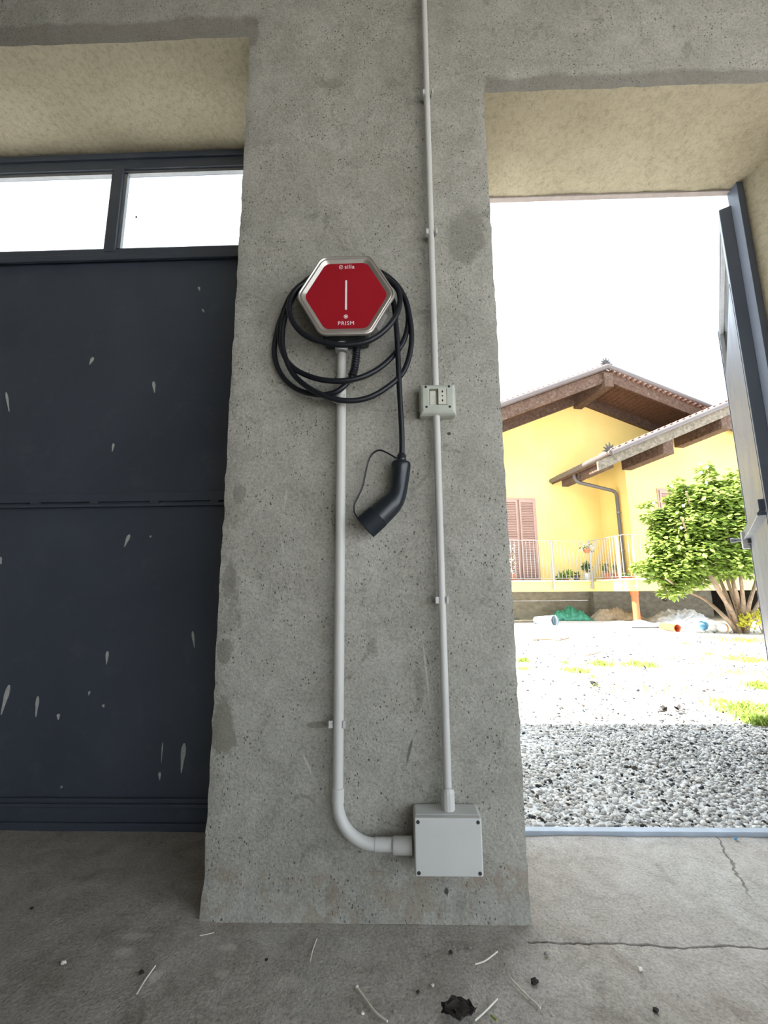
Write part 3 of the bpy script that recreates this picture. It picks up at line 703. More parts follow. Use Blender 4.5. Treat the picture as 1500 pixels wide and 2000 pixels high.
cv = frame_cover().build('cover', SOCK, sb, smooth=True, bevel=.0025, angle=20)
for px, py in ((831.5, 755.8), (876.8, 754.8), (833, 794.8), (878.7, 794.3)):
    c = W(px, py, .0505); MB().tube([(c.x, D - .0512, c.z), (c.x, D - .046, c.z)], .0036, 12).build('screw', BLACK, cv)
a, b = W(855.5, 758.6, .051), W(872.3, 789.3, .051)
mo = MB().box((a.x, D - .052, b.z), (b.x, D - .036, a.z)).build('socket_module', SOCKW, sb, bevel=.0012)
for px, py, n in ((864, 765, 1), (864, 773, 0), (864.3, 781.5, 1)):
    c = W(px, py, .052); m = MB(); m.tube([(c.x, D - .0524, c.z), (c.x, D - .050, c.z)], .0022, 10)
    if n:
        s = -1 if py < 770 else 1
        m.tube([(c.x, D - .0524, c.z - s * .0026), (c.x, D - .050, c.z - s * .0026)], .0019, 10); m.box((c.x - .0012, D - .0524, c.z - .0026), (c.x + .0012, D - .050, c.z + .0026))
    m.build('pin_hole', BLACK, mo)
a, b = W(839, 763, .048), W(851.5, 790, .048)
MB().box((a.x, D - .046, b.z), (b.x, D - .036, a.z)).build('blank_module', SOCKW, sb, bevel=.002)
MB().box((w0.x, D - .0375, w1.z), (w1.x, D - .035, w0.z)).build('recess', SOCK, sb)

# ------------------------------------------------------------------ house frame of reference
AH = math.radians(-10)
vd = Vector((math.sin(AH), math.cos(AH), 0)); ud = Vector((math.cos(AH), -math.sin(AH), 0))
def S(px, py, s):
    d = Vector(ray(px, py)); t = s / d.dot(vd); return Vector((d.x * t, d.y * t, d.z * t + HC))
def uz(px, py, s): p = S(px, py, s); return p.dot(ud), p.z
def HP(u, s, z): return ud * u + vd * s + Vector((0, 0, z))
def same_u(p1, s1, p2): return s1 * uz(*p1, 1.)[0] / uz(*p2, 1.)[0]
s1 = 13.3; sB1 = 12.2
s2 = same_u((1174, 1000), s1, (1229, 1000))
sB2 = same_u((1158, 1140), sB1, (1226, 1140))
sR1 = same_u((1128, 783), s1, (1187, 748))
sR2 = same_u((1078, 938), s1, (1195, 880))
print('house depths', s1, s2, sB1, sB2, sR1, sR2)
def prism(m, poly, sa, sb_): return m.hexa([HP(u, sa, z) for u, z in poly], [HP(u, sb_, z) for u, z in poly])
def hbox(m, u0, u1, sa, sb_, z0, z1): return prism(m, [(u0, z0), (u1, z0), (u1, z1), (u0, z1)], sa, sb_)
ho = thing('house', HP(uz(1174, 1000, s1)[0], s1, 0), 'yellow house with brown timber gables and balcony across the gravel yard', 'house')
uIC = uz(1174, 1000, s1)[0]                      # inner corner
zSl1 = uz(1080, 1133, sB1)[1]; zSl0 = uz(1080, 1155.5, sB1)[1]   # balcony slab
# roof lines (upper)
upk, zpk = uz(1185, 727, sR1)
ul, zl_ = uz(985, 800, sR1); ur, zr_ = uz(1370, 800, sR1)
tl_ = (zpk - zl_) / (upk - ul); tr_ = (zpk - zr_) / (ur - upk)
def deck(u): return zpk - (upk - u) * tl_ if u < upk else zpk - (u - upk) * tr_
uW0 = uz(560, 1000, s1)[0]; uW1 = upk + 4.6
MBw = MB(); prism(MBw, [(uW0, zSl0), (uW1, zSl0), (uW1, deck(uW1)), (upk, zpk), (uW0, deck(uW0))], s1, s1 + .3)
MBw.build('wall', STU, ho)
# wing
ur2, zr2 = uz(1195, 893, sR2)                    # roof corner (underside)
ur3, zr3 = uz(1415, 800, sR2); tw = (zr3 - zr2) / (ur3 - ur2)
uP2 = ur2 + 5.0; uX1 = ur2 + 9.0
def deck2(u): return zr2 + (u - ur2) * tw if u < uP2 else zr2 + (2 * uP2 - ur2 - u) * tw
m = MB(); prism(m, [(uIC, zSl0), (uX1, zSl0), (uX1, deck2(uX1)), (uP2, deck2(uP2)), (uIC, deck2(uIC))], s2, s1 + .05); m.build('wing_wall', STU, ho)
# --- upper roof
m = MB(); prism(m, [(uW0, deck(uW0)), (upk, zpk), (upk, zpk + .09), (uW0, deck(uW0) + .09)], sR1 + .02, s1 + 5); rl = m.build('roof', WOODB, ho)
m = MB(); prism(m, [(upk, zpk), (uW1, deck(uW1)), (uW1, deck(uW1) + .09), (upk, zpk + .09)], sR1 + .02, s1 + 5); rr = m.build('roof', WOODB, ho)
def rake_board(u0, u1, dk, dz0, dz1, sa, sb_, mat, name, par=ho):
    m = MB(); prism(m, [(u0, dk(u0) + dz0), (u1, dk(u1) + dz0), (u1, dk(u1) + dz1), (u0, dk(u0) + dz1)], sa, sb_); return m.build(name, mat, par)
rake_board(uW0, upk - .005, deck, -.30, .06, sR1, sR1 + .06, WOOD, 'barge_board')
rake_board(upk + .005, uW1, deck, -.30, .06, sR1, sR1 + .06, WOOD, 'barge_board')
rake_board(uW0, upk - .1, deck, -.34, 0, s1 - .14, s1, WOOD, 'wall_plate')
rake_board(upk + .1, uW1, deck, -.34, 0, s1 - .14, s1, WOOD, 'wall_plate')
m = MB(); hbox(m, upk - .17, upk + .13, sR1 - .10, s1 + .1, zpk - .52, zpk - .06); m.build('ridge_beam', WOOD, ho, bevel=.02)
def gutter(u0, u1, dk, dz, s, r, name, par=ho):
    m = MB(); n = 8
    A = [(u0, dk(u0) + dz), (u1, dk(u1) + dz)]
    m.tube([HP(u, s, z) for u, z in A], r, 12); return m.build(name, GUT, par, smooth=True)
gutter(uW0, upk, deck, .16, sR1 - .06, .085, 'gutter'); gutter(upk, uW1, deck, .16, sR1 - .06, .085, 'gutter')
# soffit boards under the right slope
nb = 30
for i in range(nb):
    a = upk + .16 + (uW1 - upk - .2) * i / nb; b = a + (uW1 - upk - .2) / nb * .86
    m = MB(); prism(m, [(a, deck(a) - .03), (b, deck(b) - .03), (b, deck(b)), (a, deck(a))], sR1 + .06, s1 - .14); m.build('soffit_board', WOODB, rr)
nb = 26
for i in range(nb):
    b = upk - .2 - (upk - uW0 - .2) * i / nb; a = b - (upk - uW0 - .2) / nb * .88
    m = MB(); prism(m, [(a, deck(a) - .03), (b, deck(b) - .03), (b, deck(b)), (a, deck(a))], sR1 + .06, s1 - .14); m.build('soffit_board', WOODB, rl)
def half_tile(L, r, n=8):
    m = MB(); o_ = []; 
    for k in range(n):
        a0 = math.pi * k / n; a1 = math.pi * (k + 1) / n
        q = lambda y: [Vector((rr_ * math.cos(a), y, rr_ * math.sin(a))) for rr_, a in ((r, a0), (r, a1), (r - .02, a1), (r - .02, a0))]
        m.hexa(q(0), q(L))
    return m
tp = half_tile(.55, .085).build('roof_tile', TILE, rr, origin=(0, 0, 0)); tp.location = Vector((0, 0, 0))
first = True
def put_tile(par, u, s, z, tilt):
    global first
    w = HP(u, s, z)
    if first: tp.parent = par; tp.location = w - org(par); o = tp; first = False
    else: o = share(tp, par, w, name='roof_tile')
    o.rotation_euler = (0, tilt, -AH + 0)
    return o
for i in range(27):
    u = upk + .12 + i * .165; put_tile(rr, u, sR1 - .10, deck(u) + .035, math.atan(tr_))
for i in range(34):
    u = upk - .12 - i * .165; put_tile(rl, u, sR1 - .02, deck(u) + .205, -math.atan(tl_))
# finials
def finial(u, s, z, h, name='roof_ornament'):
    m = MB()
    for k, a in enumerate((-75, -48, -24, 0, 24, 48, 75)):
        t = math.radians(a); L = h * (1 if k == 3 else .92 if k in (2, 4) else .85)
        dx, dz = math.sin(t), math.cos(t); px_, pz_ = dz, -dx; w = h * .10
        pts = [(0, 0), (dx * L * .5 + px_ * w, dz * L * .5 + pz_ * w - .0), (dx * L, dz * L - abs(dx) * h * .12), (dx * L * .5 - px_ * w, dz * L * .5 - pz_ * w)]
        m.hexa([HP(u + a_, s - .012 - .002 * k, z + b_) for a_, b_ in pts], [HP(u + a_, s + .012 + .002 * k, z + b_) for a_, b_ in pts])
    hbox(m, u - h * .25, u + h * .25, s - .04, s + .04, z - .1, z + .06)
    return m.build(name, SCREW, ho)
p = uz(1185, 712, sR1); finial(p[0], sR1 + .02, p[1], .27)
p = uz(1194, 882, sR2); finial(p[0], sR2 + .05, p[1], .28)
# --- wing roof
m = MB(); prism(m, [(ur2, zr2), (uP2, deck2(uP2)), (uP2, deck2(uP2) + .09), (ur2, zr2 + .09)], sR2 + .02, s1); rw = m.build('roof', WOODB, ho)
m = MB(); prism(m, [(uP2, deck2(uP2)), (uX1 + .8, deck2(uX1 + .8)), (uX1 + .8, deck2(uX1 + .8) + .09), (uP2, deck2(uP2) + .09)], sR2 + .02, s1); m.build('roof', WOODB, ho)
rake_board(uP2 + .005, uX1 + .8, deck2, -.20, .05, sR2, sR2 + .06, WOODG, 'barge_board'); gutter(uP2, uX1 + .8, deck2, .12, sR2 - .05, .07, 'gutter')
uf = uz(1168, 903, sR2)[0]
rake_board(uf, uP2, deck2, -.20, .05, sR2, sR2 + .06, WOODG, 'barge_board')
gutter(ur2 - .02, uP2, deck2, .12, sR2 - .05, .07, 'gutter')
m = MB(); m.tube([HP(ur2 - .02, sR2 - .05, zr2 + .12), HP(ur2 - .02, s1 - .02, zr2 + .12)], .075, 12); m.build('gutter', GUT, ho, smooth=True)
for i in range(24):
    u = ur2 + .05 + i * .2; put_tile(rw, u, sR2 - .03, deck2(u) + .15, -math.atan(tw))
for i in range(14):
    s = sR2 + .15 + i * .2
    if s < s1 - .1:
        o = put_tile(rw, ur2 + .02, s, zr2 + .14, 0); o.rotation_euler = (math.atan(tw), 0, -AH - math.pi / 2)
# purlins of the wing gable
for (pxn, pyn, pxw) in ((1319, 872, 1238), (1432, 824, 1386)):
    un, zn = uz(pxn - 14, pyn, sR2 + .05)
    m = MB(); hbox(m, un - .16, un + .16, sR2 + .04, s2, zn - .20, deck2(un - .16) - .0); m.build('purlin', WOOD, ho, bevel=.02)
# beams under the side eave
for (pa, pb, w) in (((1092, 940), (1126, 925), .11), ((1129, 926), (1178, 903), .13)):
    sa = same_u((1078, 938), s1, pb); sb_ = same_u((1078, 938), s1, pa)
    m = MB(); hbox(m, ur2 + .10, ur2 + .32, sa, min(sb_, s1), zr2 - .16, zr2 + .06); m.build('eave_beam', WOOD, ho, bevel=.01)
# downpipe
sd = same_u((1078, 938), s1, (1120, 926))
ug, zg_ = uz(1122, 926, sd); uw_, zw_ = uz(1207, 962, s2 + .25); uw_ = uIC - .10
sdp = s2 + .35
top = [HP(ug, sd, zr2 + .10), HP(ug, sd, zr2 - .06), HP(ug + .04, sd, zr2 - .16), HP(ug + .14, sd + .02, zr2 - .22)]
zb = uz(1207, 962, sdp)[1]
low = [HP(uw_ - .14, sdp, zb + .06), HP(uw_ - .04, sdp, zb), HP(uw_, sdp, zb - .12), HP(uw_, sdp, zb - .4), HP(uw_, sdp, zSl1)]
dp = MB(); dp.tube(spline(top, 4) + spline(low, 4), .052, 12); dpo = dp.build('downpipe', GUT, ho, smooth=True)
for px, py in ((1217, 1001), (1228, 1075)):
    z = uz(px, py, sdp)[1]; m = MB(); m.tube([HP(uw_, sdp, z - .012), HP(uw_, sdp, z + .012)], .060, 12); hbox(m, uw_, uIC + .02, sdp - .01, sdp + .01, z - .008, z + .008); m.build('pipe_bracket', STEEL, dpo)
# --- balcony slab
uBc = uz(1158, 1140, sB1)[0]
m = MB(); hbox(m, uW0, uIC + .2, sB1, s1 + .05, zSl0, zSl1 - .05); hbox(m, uBc, uX1, sB2, s1, zSl0, zSl1 - .05); m.build('balcony_slab', STU, ho)
m = MB(); hbox(m, uW0, uBc + .02, sB1 - .04, s1 + .0, zSl1 - .05, zSl1); m.build('coping', STONE, ho, bevel=.01)
m = MB(); hbox(m, uBc - .04, uX1, sB2 - .04, s2, zSl1 - .05, zSl1); m.build('coping', STONE, ho, bevel=.01)
# --- concrete base
sC = s1 - .06
uV = uz(1392, 1180, s1 - .3)[0]
zc = uz(1080, 1173, sC)[1]
m = MB(); hbox(m, uW0, uBc + .6, sC - .03, s1 + .1, zc, zSl0); m.build('foundation_wall', CONC, ho)
m = MB(); hbox(m, uW0, uBc + .6, sC, s1 + .1, -.2, zc - .006); m.build('foundation_wall', CONC, ho)
sC2 = s1 - .3
m = MB(); hbox(m, uBc + .5, uV, sC2, s1, -.2, zSl0); m.build('foundation_wall', CONC, ho)
m = MB(); hbox(m, uV, uX1, s1 + 4.4, s1 + 4.6, -.2, zSl0); hbox(m, uV - .2, uX1, s1 - .1, s1 + 4.6, zSl0 - .02, zSl0 + .1); hbox(m, uV - .2, uV, s1, s1 + 4.6, -.2, zSl0); hbox(m, uX1 - .2, uX1, s2, s1 + 4.6, -.2, zSl0); m.build('cellar_wall', CONC, ho)
c = S(1297, 1171, sC2); m = MB(); m.tube([c - vd * .06, c + vd * .02], .055, 14, cap=False); m.tube([c + vd * .02, c - vd * .06], .046, 14, cap=False); m.build('vent_pipe', STEEL, ho)
c0 = S(1239, 1157, sB2 + .25); m = MB(); m.tube([(c0.x, c0.y, zSl0), (c0.x, c0.y, -.05)], .085, 16); m.tube([(c0.x, c0.y, zSl0 - .1), (c0.x, c0.y, zSl0)], .10, 16); m.build('drain_pipe', ORANGE, ho, smooth=True)
# --- railing
zRt = uz(1080, 1056.5, sB1)[1]; zRb = zSl1 + .05
rg = MB()
uR0 = uz(700, 1056, sB1)[0]; uRc = uBc - .03; sF = sB1 - .06; sF2 = sB2 - .06; uR2 = uX1 - .5
bar(rg, HP(uR0, sF, zRt), HP(uRc, sF, zRt), .04, .012); bar(rg, HP(uRc, sF, zRt), HP(uRc, sF2, zRt), .04, .012); bar(rg, HP(uRc, sF2, zRt), HP(uR2, sF2, zRt), .04, .012)
bar(rg, HP(uR0, sF, zRb), HP(uRc, sF, zRb), .03, .012); bar(rg, HP(uRc, sF, zRb), HP(uRc, sF2, zRb), .03, .012); bar(rg, HP(uRc, sF2, zRb), HP(uR2, sF2, zRb), .03, .012)
ra = rg.build('balcony_railing', GALV, ho)
bl = MB(); bar(bl, (0, 0, 0), (0, 0, zRt - zRb), .013); b0 = None
def baluster(w):
    global b0
    if b0 is None:
        b0 = bl.build('baluster', GALV, ra, origin=(0, 0, 0)); b0.location = w - org(ra); b0.rotation_euler = (0, 0, -AH)
    else: share(b0, ra, w, (0, 0, -AH), 'baluster')
dB = .117
u = uRc - dB
while u > uR0: baluster(HP(u, sF, zRb)); u -= dB
s = sF - .115
while s > sF2 + .05: baluster(HP(uRc, s, zRb)); s -= .115
u = uRc + dB
while u < uR2: baluster(HP(u, sF2, zRb)); u += dB
def post(u, s, out):
    m = MB(); hbox(m, u - .025, u + .025, s - .012, s + .012, zSl0 + .06, zRt); hbox(m, u - .05, u + .03, s, s + .06, zSl0 + .10, zSl0 + .17); m.build('railing_post', GALV, ra)
post(uz(1077, 1100, sB1)[0], sF, 0); post(uRc - .02, sF, 0)
def post2(s):
    m = MB(); hbox(m, uRc - .012, uRc + .012, s - .025, s + .025, zSl0 + .06, zRt); hbox(m, uRc, uRc + .06, s - .04, s + .03, zSl0 + .10, zSl0 + .17); m.build('railing_post', GALV, ra)
post2(sB2 + .22)
post(uz(1236, 1100, sB2)[0], sF2, 0); post(uz(1367, 1140, sB2)[0], sF2, 0)
# --- shuttered balcony door and window
def shutters(name, u0, u1, umid, z0, z1, s, matf, nslat, leaves):
    fr = MB(); hbox(fr, u0 - .05, u1 + .05, s - .03, s + .02, z1, z1 + .06); hbox(fr, u0 - .05, u0, s - .03, s + .02, z0, z1); hbox(fr, u1, u1 + .05, s - .03, s + .02, z0, z1)
    f_ = fr.build(name, matf, ho)
    back = MB(); hbox(back, u0, u1, s - .002, s + .02, z0, z1); back.build('inner_board', SHUT, f_)
    for a, b in leaves:
        m = MB(); w = .055
        hbox(m, a, a + w, s - .055, s - .02, z0, z1); hbox(m, b - w, b, s - .055, s - .02, z0, z1)
        hbox(m, a + w, b - w, s - .055, s - .02, z0, z0 + .09); hbox(m, a + w, b - w, s - .055, s - .02, z1 - .09, z1)
        zm = z0 + (z1 - z0) * .5; hbox(m, a + w, b - w, s - .055, s - .02, zm - .04, zm + .04)
        m.build('shutter_leaf', matf, f_)
        first_ = None; n = nslat
        for i in range(n):
            z = z0 + .11 + (z1 - z0 - .22) * (i + .5) / n
            if abs(z - zm) < .05: continue
            if first_ is None:
                m = MB(); h = (z1 - z0 - .2) / n * .62; L = (b - a) / 2 - w
                pts = [(-.018, -h / 2 - .006), (-.012, -h / 2 - .010), (.012, h / 2), (.006, h / 2 + .004)]
                m.hexa([ud * -L + vd * y + Vector((0, 0, q)) for y, q in pts], [ud * L + vd * y + Vector((0, 0, q)) for y, q in pts])
                first_ = m.build('slat', matf, f_, origin=(0, 0, 0)); first_.location = HP((a + b) / 2, s - .035, z) - org(f_)
            else: share(first_, f_, HP((a + b) / 2, s - .035, z), name='slat')
    return f_
dr = uz(1042.5, 985, s1)[0]; dm = uz(1010.5, 985, s1)[0]; dl = 2 * dm - dr; zdt = uz(1042, 977, s1)[1]
shutters('balcony_door', dl, dr, dm, zSl1, zdt, s1, SHUT, 44, ((dl + .01, dm - .035), (dm + .035, dr - .01)))
wl = uz(1285, 960, s2)[0]; wr = uz(1366, 960, s2)[0]; zt2 = uz(1285, 958, s2)[1]; zb2 = uz(1285, 1062, s2)[1]; wm = (wl + wr) / 2
shutters('shuttered_window', wl, wr, wm, zb2, zt2, s2, SHUT, 20, ((wl + .01, wm - .01), (wm + .01, wr - .01)))

# ------------------------------------------------------------------ balcony pots
def leaf_quad(m, c, d, n_, L, w):
    d = Vector(d).normalized(); s_ = d.cross(n_)
    s_ = s_.normalized() if s_.length > 1e-4 else Vector((1, 0, 0)); up = s_.cross(d)
    c = Vector(c)
    vs = [c, c + d * L * .3 + s_ * w * .5 - up * .0, c + d * L * .7 + s_ * w * .42 - up * L * .05, c + d * L - up * L * .14, c + d * L * .7 - s_ * w * .42 - up * L * .05, c + d * L * .3 - s_ * w * .5, c + d * L * .5 + up * L * .06]
    m.add(vs, [(0, 1, 6), (1, 2, 6), (2, 3, 6), (3, 4, 6), (4, 5, 6), (5, 0, 6)])
def rdir(zmin=-.4):
    while True:
        v = Vector((random.uniform(-1, 1), random.uniform(-1, 1), random.uniform(zmin, 1)))
        if .1 < v.length < 1: return v.normalized()
def pot(u, s, r, h, mat, label, foliage, name='potted_plant'):
    b = HP(u, s, zSl1); t = thing(name, b, label, 'potted plant')
    MB().lathe(b, [(r * .72, 0), (r * .95, h * .85), (r * 1.06, h * .86), (r * 1.06, h), (r * .9, h), (r * .85, h * .8), (.001, h * .8)], 18).build('pot', mat, t, smooth=True, angle=30)
    st = MB(); lf = MB()
    for (dx, dz, rad, n, L) in foliage:
        c = b + ud * dx + Vector((0, 0, h + dz))
        st.tube(spline([b + Vector((0, 0, h * .7)), (b + c) / 2 + Vector((.01, 0, h * .3)), c], 4), .008, 6)
        for k in range(n):
            q = c + rdir(-1) * rad * random.random() ** .5; leaf_quad(lf, q, rdir(-.3), rdir(.2), L, L * .5)
    st.build('stem', BARK, t); lf.build('foliage', LEAFD, t); return t
sp1 = sB1 + .22
u_ = uz(1146, 1120, sp1)[0]; pot(u_, sp1, .105, .20, WSHEET, 'dark green potted shrub in a white pot at the balcony corner', [(0, .17, .15, 160, .06), (.03, .24, .12, 90, .06)])
u_ = uz(1126, 1122, sp1)[0]; pot(u_, sp1, .10, .14, GUT, 'small grey pot with low greenery beside the white pot', [(0, .04, .08, 40, .06)])
u_ = uz(1105, 1128, sp1)[0]; t_ = pot(u_, sp1, .10, .06, TERRA, 'low bright green leafy plant spreading on the balcony edge', [(-.06, .06, .16, 120, .09), (.12, .09, .14, 100, .09), (-.25, .0, .08, 40, .08)])
for ch_ in t_.children:
    if ch_.name.startswith('foliage'): ch_.data.materials[0] = GRASS
ss = sB2 + (sB1 - sB2) * .75
for k, (px, lab) in enumerate(((1170, 'terracotta pot with thin flowering stems by the side railing'), (1186, 'terracotta pot with reddish leaves between two flower pots'), (1203, 'smaller terracotta pot with sparse dry stems behind the railing'))):
    u_ = max(uz(px, 1120, ss)[0], uRc + .2); pot(u_ , ss, .11, .17, TERRA, lab, [(random.uniform(-.1, .1), .10 + .12 * random.random(), .09, 26, .045) for _ in range(3)])
u_ = uz(1222, 1130, sB2 + .3)[0]; pot(u_, sB2 + .3, .17, .05, TERRA, 'wide shallow terracotta bowl with small rosettes by the downpipe', [(-.1, .02, .06, 30, .05), (.0, .03, .06, 30, .05), (.1, .02, .06, 30, .05)])
# flowers on the railing corner
fb = S(1146, 1075, sB1 - .02)
t = thing('flower_basket', fb, 'hanging basket of pale and red flowers on the railing corner', 'flower basket')
m = MB(); m.lathe(fb + Vector((0, 0, -.08)), [(.05, 0), (.10, .08), (.11, .12), (.09, .12), (.001, .1)], 14); m.build('basket', TERRA, t)
m = MB(); m2 = MB()
for k in range(90):
    q = fb + Vector((0, 0, .06)) + Vector((random.uniform(-.2, .2), random.uniform(-.12, .12), random.uniform(-.10, .12))); leaf_quad(m if k % 2 else m2, q, rdir(-.5), rdir(0), .05, .035)
m.build('foliage', LEAFD, t); m2.build('blossom', FLOWER, t)
fb = S(1001, 1100, sB1 + .25)
fb.z = zSl1; t = thing('tall_white_flower', fb, 'tall pot plant of small white flowers in front of the balcony shutters', 'potted plant')
MB().lathe(fb, [(.07, 0), (.09, .16), (.10, .16), (.10, .18), (.08, .18), (.001, .15)], 14).build('pot', TERRA, t)
m = MB(); m2 = MB(); m3 = MB(); m3.tube([fb + Vector((0, 0, .1)), fb + Vector((0, 0, 1.0))], .008, 6)
for k in range(120):
    z = random.uniform(.2, 1.02); q = fb + Vector((random.uniform(-.08, .08), random.uniform(-.08, .08), z)); leaf_quad(m if k % 3 else m2, q, rdir(-.5), rdir(0), .05, .035)
m2.build('foliage', LEAFD, t); m.build('blossom', FLOWER, t); m3.build('stem', BARK, t)

# ------------------------------------------------------------------ gravel, grass
ICO_V = []; ph = (1 + 5 ** .5) / 2
for a in (-1, 1):
    for b in (-ph, ph): ICO_V += [(0, a, b), (a, b, 0), (b, 0, a)]
ICO_V = np.array(ICO_V); ICO_V /= np.linalg.norm(ICO_V[0])
dd = np.linalg.norm(ICO_V[:, None] - ICO_V[None], axis=2); ed = dd[dd > .1].min() * 1.01
ICO_F = []
for i in range(12):
    for j in range(i + 1, 12):
        for k in range(j + 1, 12):
            if dd[i, j] < ed and dd[j, k] < ed and dd[i, k] < ed:
                n_ = np.cross(ICO_V[j] - ICO_V[i], ICO_V[k] - ICO_V[i]); ICO_F.append((i, j, k) if n_ @ ICO_V[i] > 0 else (i, k, j))
ICO_F = np.array(ICO_F)
def pebbles(name, P, Rr, cols, mat, label):
    rng = np.random.default_rng(3); n = len(P)
    ax = rng.normal(size=(n, 4)); ax /= np.linalg.norm(ax, axis=1)[:, None]
    w, x, y, z = ax.T
    Rm = np.stack([1 - 2 * (y * y + z * z), 2 * (x * y - z * w), 2 * (x * z + y * w), 2 * (x * y + z * w), 1 - 2 * (x * x + z * z), 2 * (y * z - x * w), 2 * (x * z - y * w), 2 * (y * z + x * w), 1 - 2 * (x * x + y * y)], 1).reshape(n, 3, 3)
    sc_ = Rr[:, None] * rng.uniform(.55, 1.25, (n, 3))
    V = ICO_V[None] * rng.uniform(.82, 1.12, (n, 12, 1)) * sc_[:, None, :]
    V = np.einsum('nij,nkj->nki', Rm, V); V[:, :, 2] *= .75; V += P[:, None, :]
    Fc = (ICO_F[None] + (np.arange(n) * 12)[:, None, None]).reshape(-1, 3)
    me = bpy.data.meshes.new(name); me.vertices.add(n * 12); me.vertices.foreach_set('co', V.ravel())
    me.loops.add(len(Fc) * 3); me.loops.foreach_set('vertex_index', Fc.ravel().astype(np.int32))
    me.polygons.add(len(Fc)); me.polygons.foreach_set('loop_start', np.arange(0, len(Fc) * 3, 3, dtype=np.int32))
    me.update(calc_edges=True)
    ca = me.color_attributes.new('col', 'FLOAT_COLOR', 'POINT'); cc = np.ones((n, 12, 4)); cc[:, :, :3] = cols[:, None, :]; ca.data.foreach_set('color', cc.ravel())
    me.materials.append(mat); me.polygons.foreach_set('use_smooth', np.ones(len(Fc), bool))
    o = bpy.data.objects.new(name, me); COL.objects.link(o); return props(o, label, 'gravel', kind='stuff')
rng = np.random.default_rng(5)
def scatter(n, y0, y1, r0, r1, dark=.09):
    y = np.sqrt(rng.uniform(y0 ** 2, y1 ** 2, n)); t = rng.uniform(.10, 1.0, n); x = t * y
    r = rng.uniform(r0, r1, n) * rng.choice([.7, 1, 1, 1.3], n)
    z = -.018 + r * rng.uniform(-.1, .45, n)
    g = rng.uniform(.26, .78, n); tint = rng.uniform(-.03, .03, n)
    g = np.where(rng.random(n) < dark, rng.uniform(.02, .06, n), g)
    c = np.stack([g * 1.04 + tint * .5, g, g * .94 - tint * .5], 1).clip(.02, .8)
    return np.stack([x, y, z], 1), r, c
A_ = scatter(26000, G + .035, 3.5, .006, .0105); B_ = scatter(20000, 3.4, 7.5, .006, .014); C_ = scatter(2500, 7, 10.2, .01, .018)
PEB = attr_mat('pebble')
pebbles('gravel_stones', np.concatenate([A_[0], B_[0], C_[0]]), np.concatenate([A_[1], B_[1], C_[1]]), np.concatenate([A_[2], B_[2], C_[2]]), PEB, 'loose grey and white gravel stones covering the yard')
def tuft(px, py, w, n, h, label, mat=GRASS, name='grass_tuft'):
    c = PZ(px, py, -.01); sc_ = c.y / F; m = MB()
    for k in range(n):
        x = random.gauss(0, .38) * w * sc_; y = random.gauss(0, .3) * w * sc_ * 1.2
        b = c + Vector((x, y, 0)); hh = h * random.uniform(.5, 1.2); lean = Vector((random.uniform(-.8, .8), random.uniform(-.8, .8), 1)).normalized()
        wd_ = Vector((random.uniform(-1, 1), random.uniform(-1, 1), 0)).normalized() * .006
        mid_ = b + lean * hh * .6; tip = b + lean * hh + Vector((lean.x, lean.y, -.3)) * hh * .3
        m.add([b - wd_, b + wd_, mid_ + wd_ * .8, mid_ - wd_ * .8, tip], [(0, 1, 2, 3), (3, 2, 4)])
    return props(m.build(name, mat, origin=c), label, 'grass', 'grass tufts on the gravel')
for px, py, w, n, lab in ((1022, 1292, 18, 110, 'small grass tuft next to the pillar edge'), (1130, 1313, 24, 140, 'ragged grass tuft on the gravel below the dry branch'), (1177, 1299, 30, 190, 'rounded grass tuft beside the thin twig'), (1250, 1300, 40, 260, 'long grass tuft on open gravel below the clay pipe'), (1455, 1290, 50, 300, 'spreading grass tuft below the foot of the tall shrub'), (1490, 1343, 36, 200, 'grass tuft between the spreading tuft and the shaded patch'), (1470, 1392, 70, 480, 'wide grass patch at the edge of the garage shadow'), (1490, 1412, 34, 420, 'darker grass patch lying in the garage shadow by the door leaf')):
    o = tuft(px, py, w, n, .07, lab); del o['group']
o = tuft(1455, 1252, 80, 380, .09, 'dry yellowish grass around the foot of the shrub', YEL); del o['group']
mg = MB()
for px, py, w, n in ((1022, 1308, 18, 50), (1103, 1296, 10, 30), (1105, 1310, 16, 40), (1275, 1303, 16, 60), (1160, 1324, 10, 20), (1383, 1279, 14, 40), (1342, 1258, 10, 25), (1412, 1372, 22, 40), (1160, 1340, 10, 20), (1440, 1314, 60, 60), (1430, 1275, 60, 60), (1350, 1290, 60, 40), (1390, 1320, 60, 30), (1200, 1345, 60, 20), (1300, 1350, 80, 20)):
    o = tuft(px, py, w, n, .05, 'x'); k = o.location
    mg.add([v.co + k for v in o.data.vertices], [tuple(p.vertices) for p in o.data.polygons]); bpy.data.objects.remove(o)
props(mg.build('grass_blades', GRASS), 'sparse single grass blades and weeds scattered over the gravel', 'grass', kind='stuff')

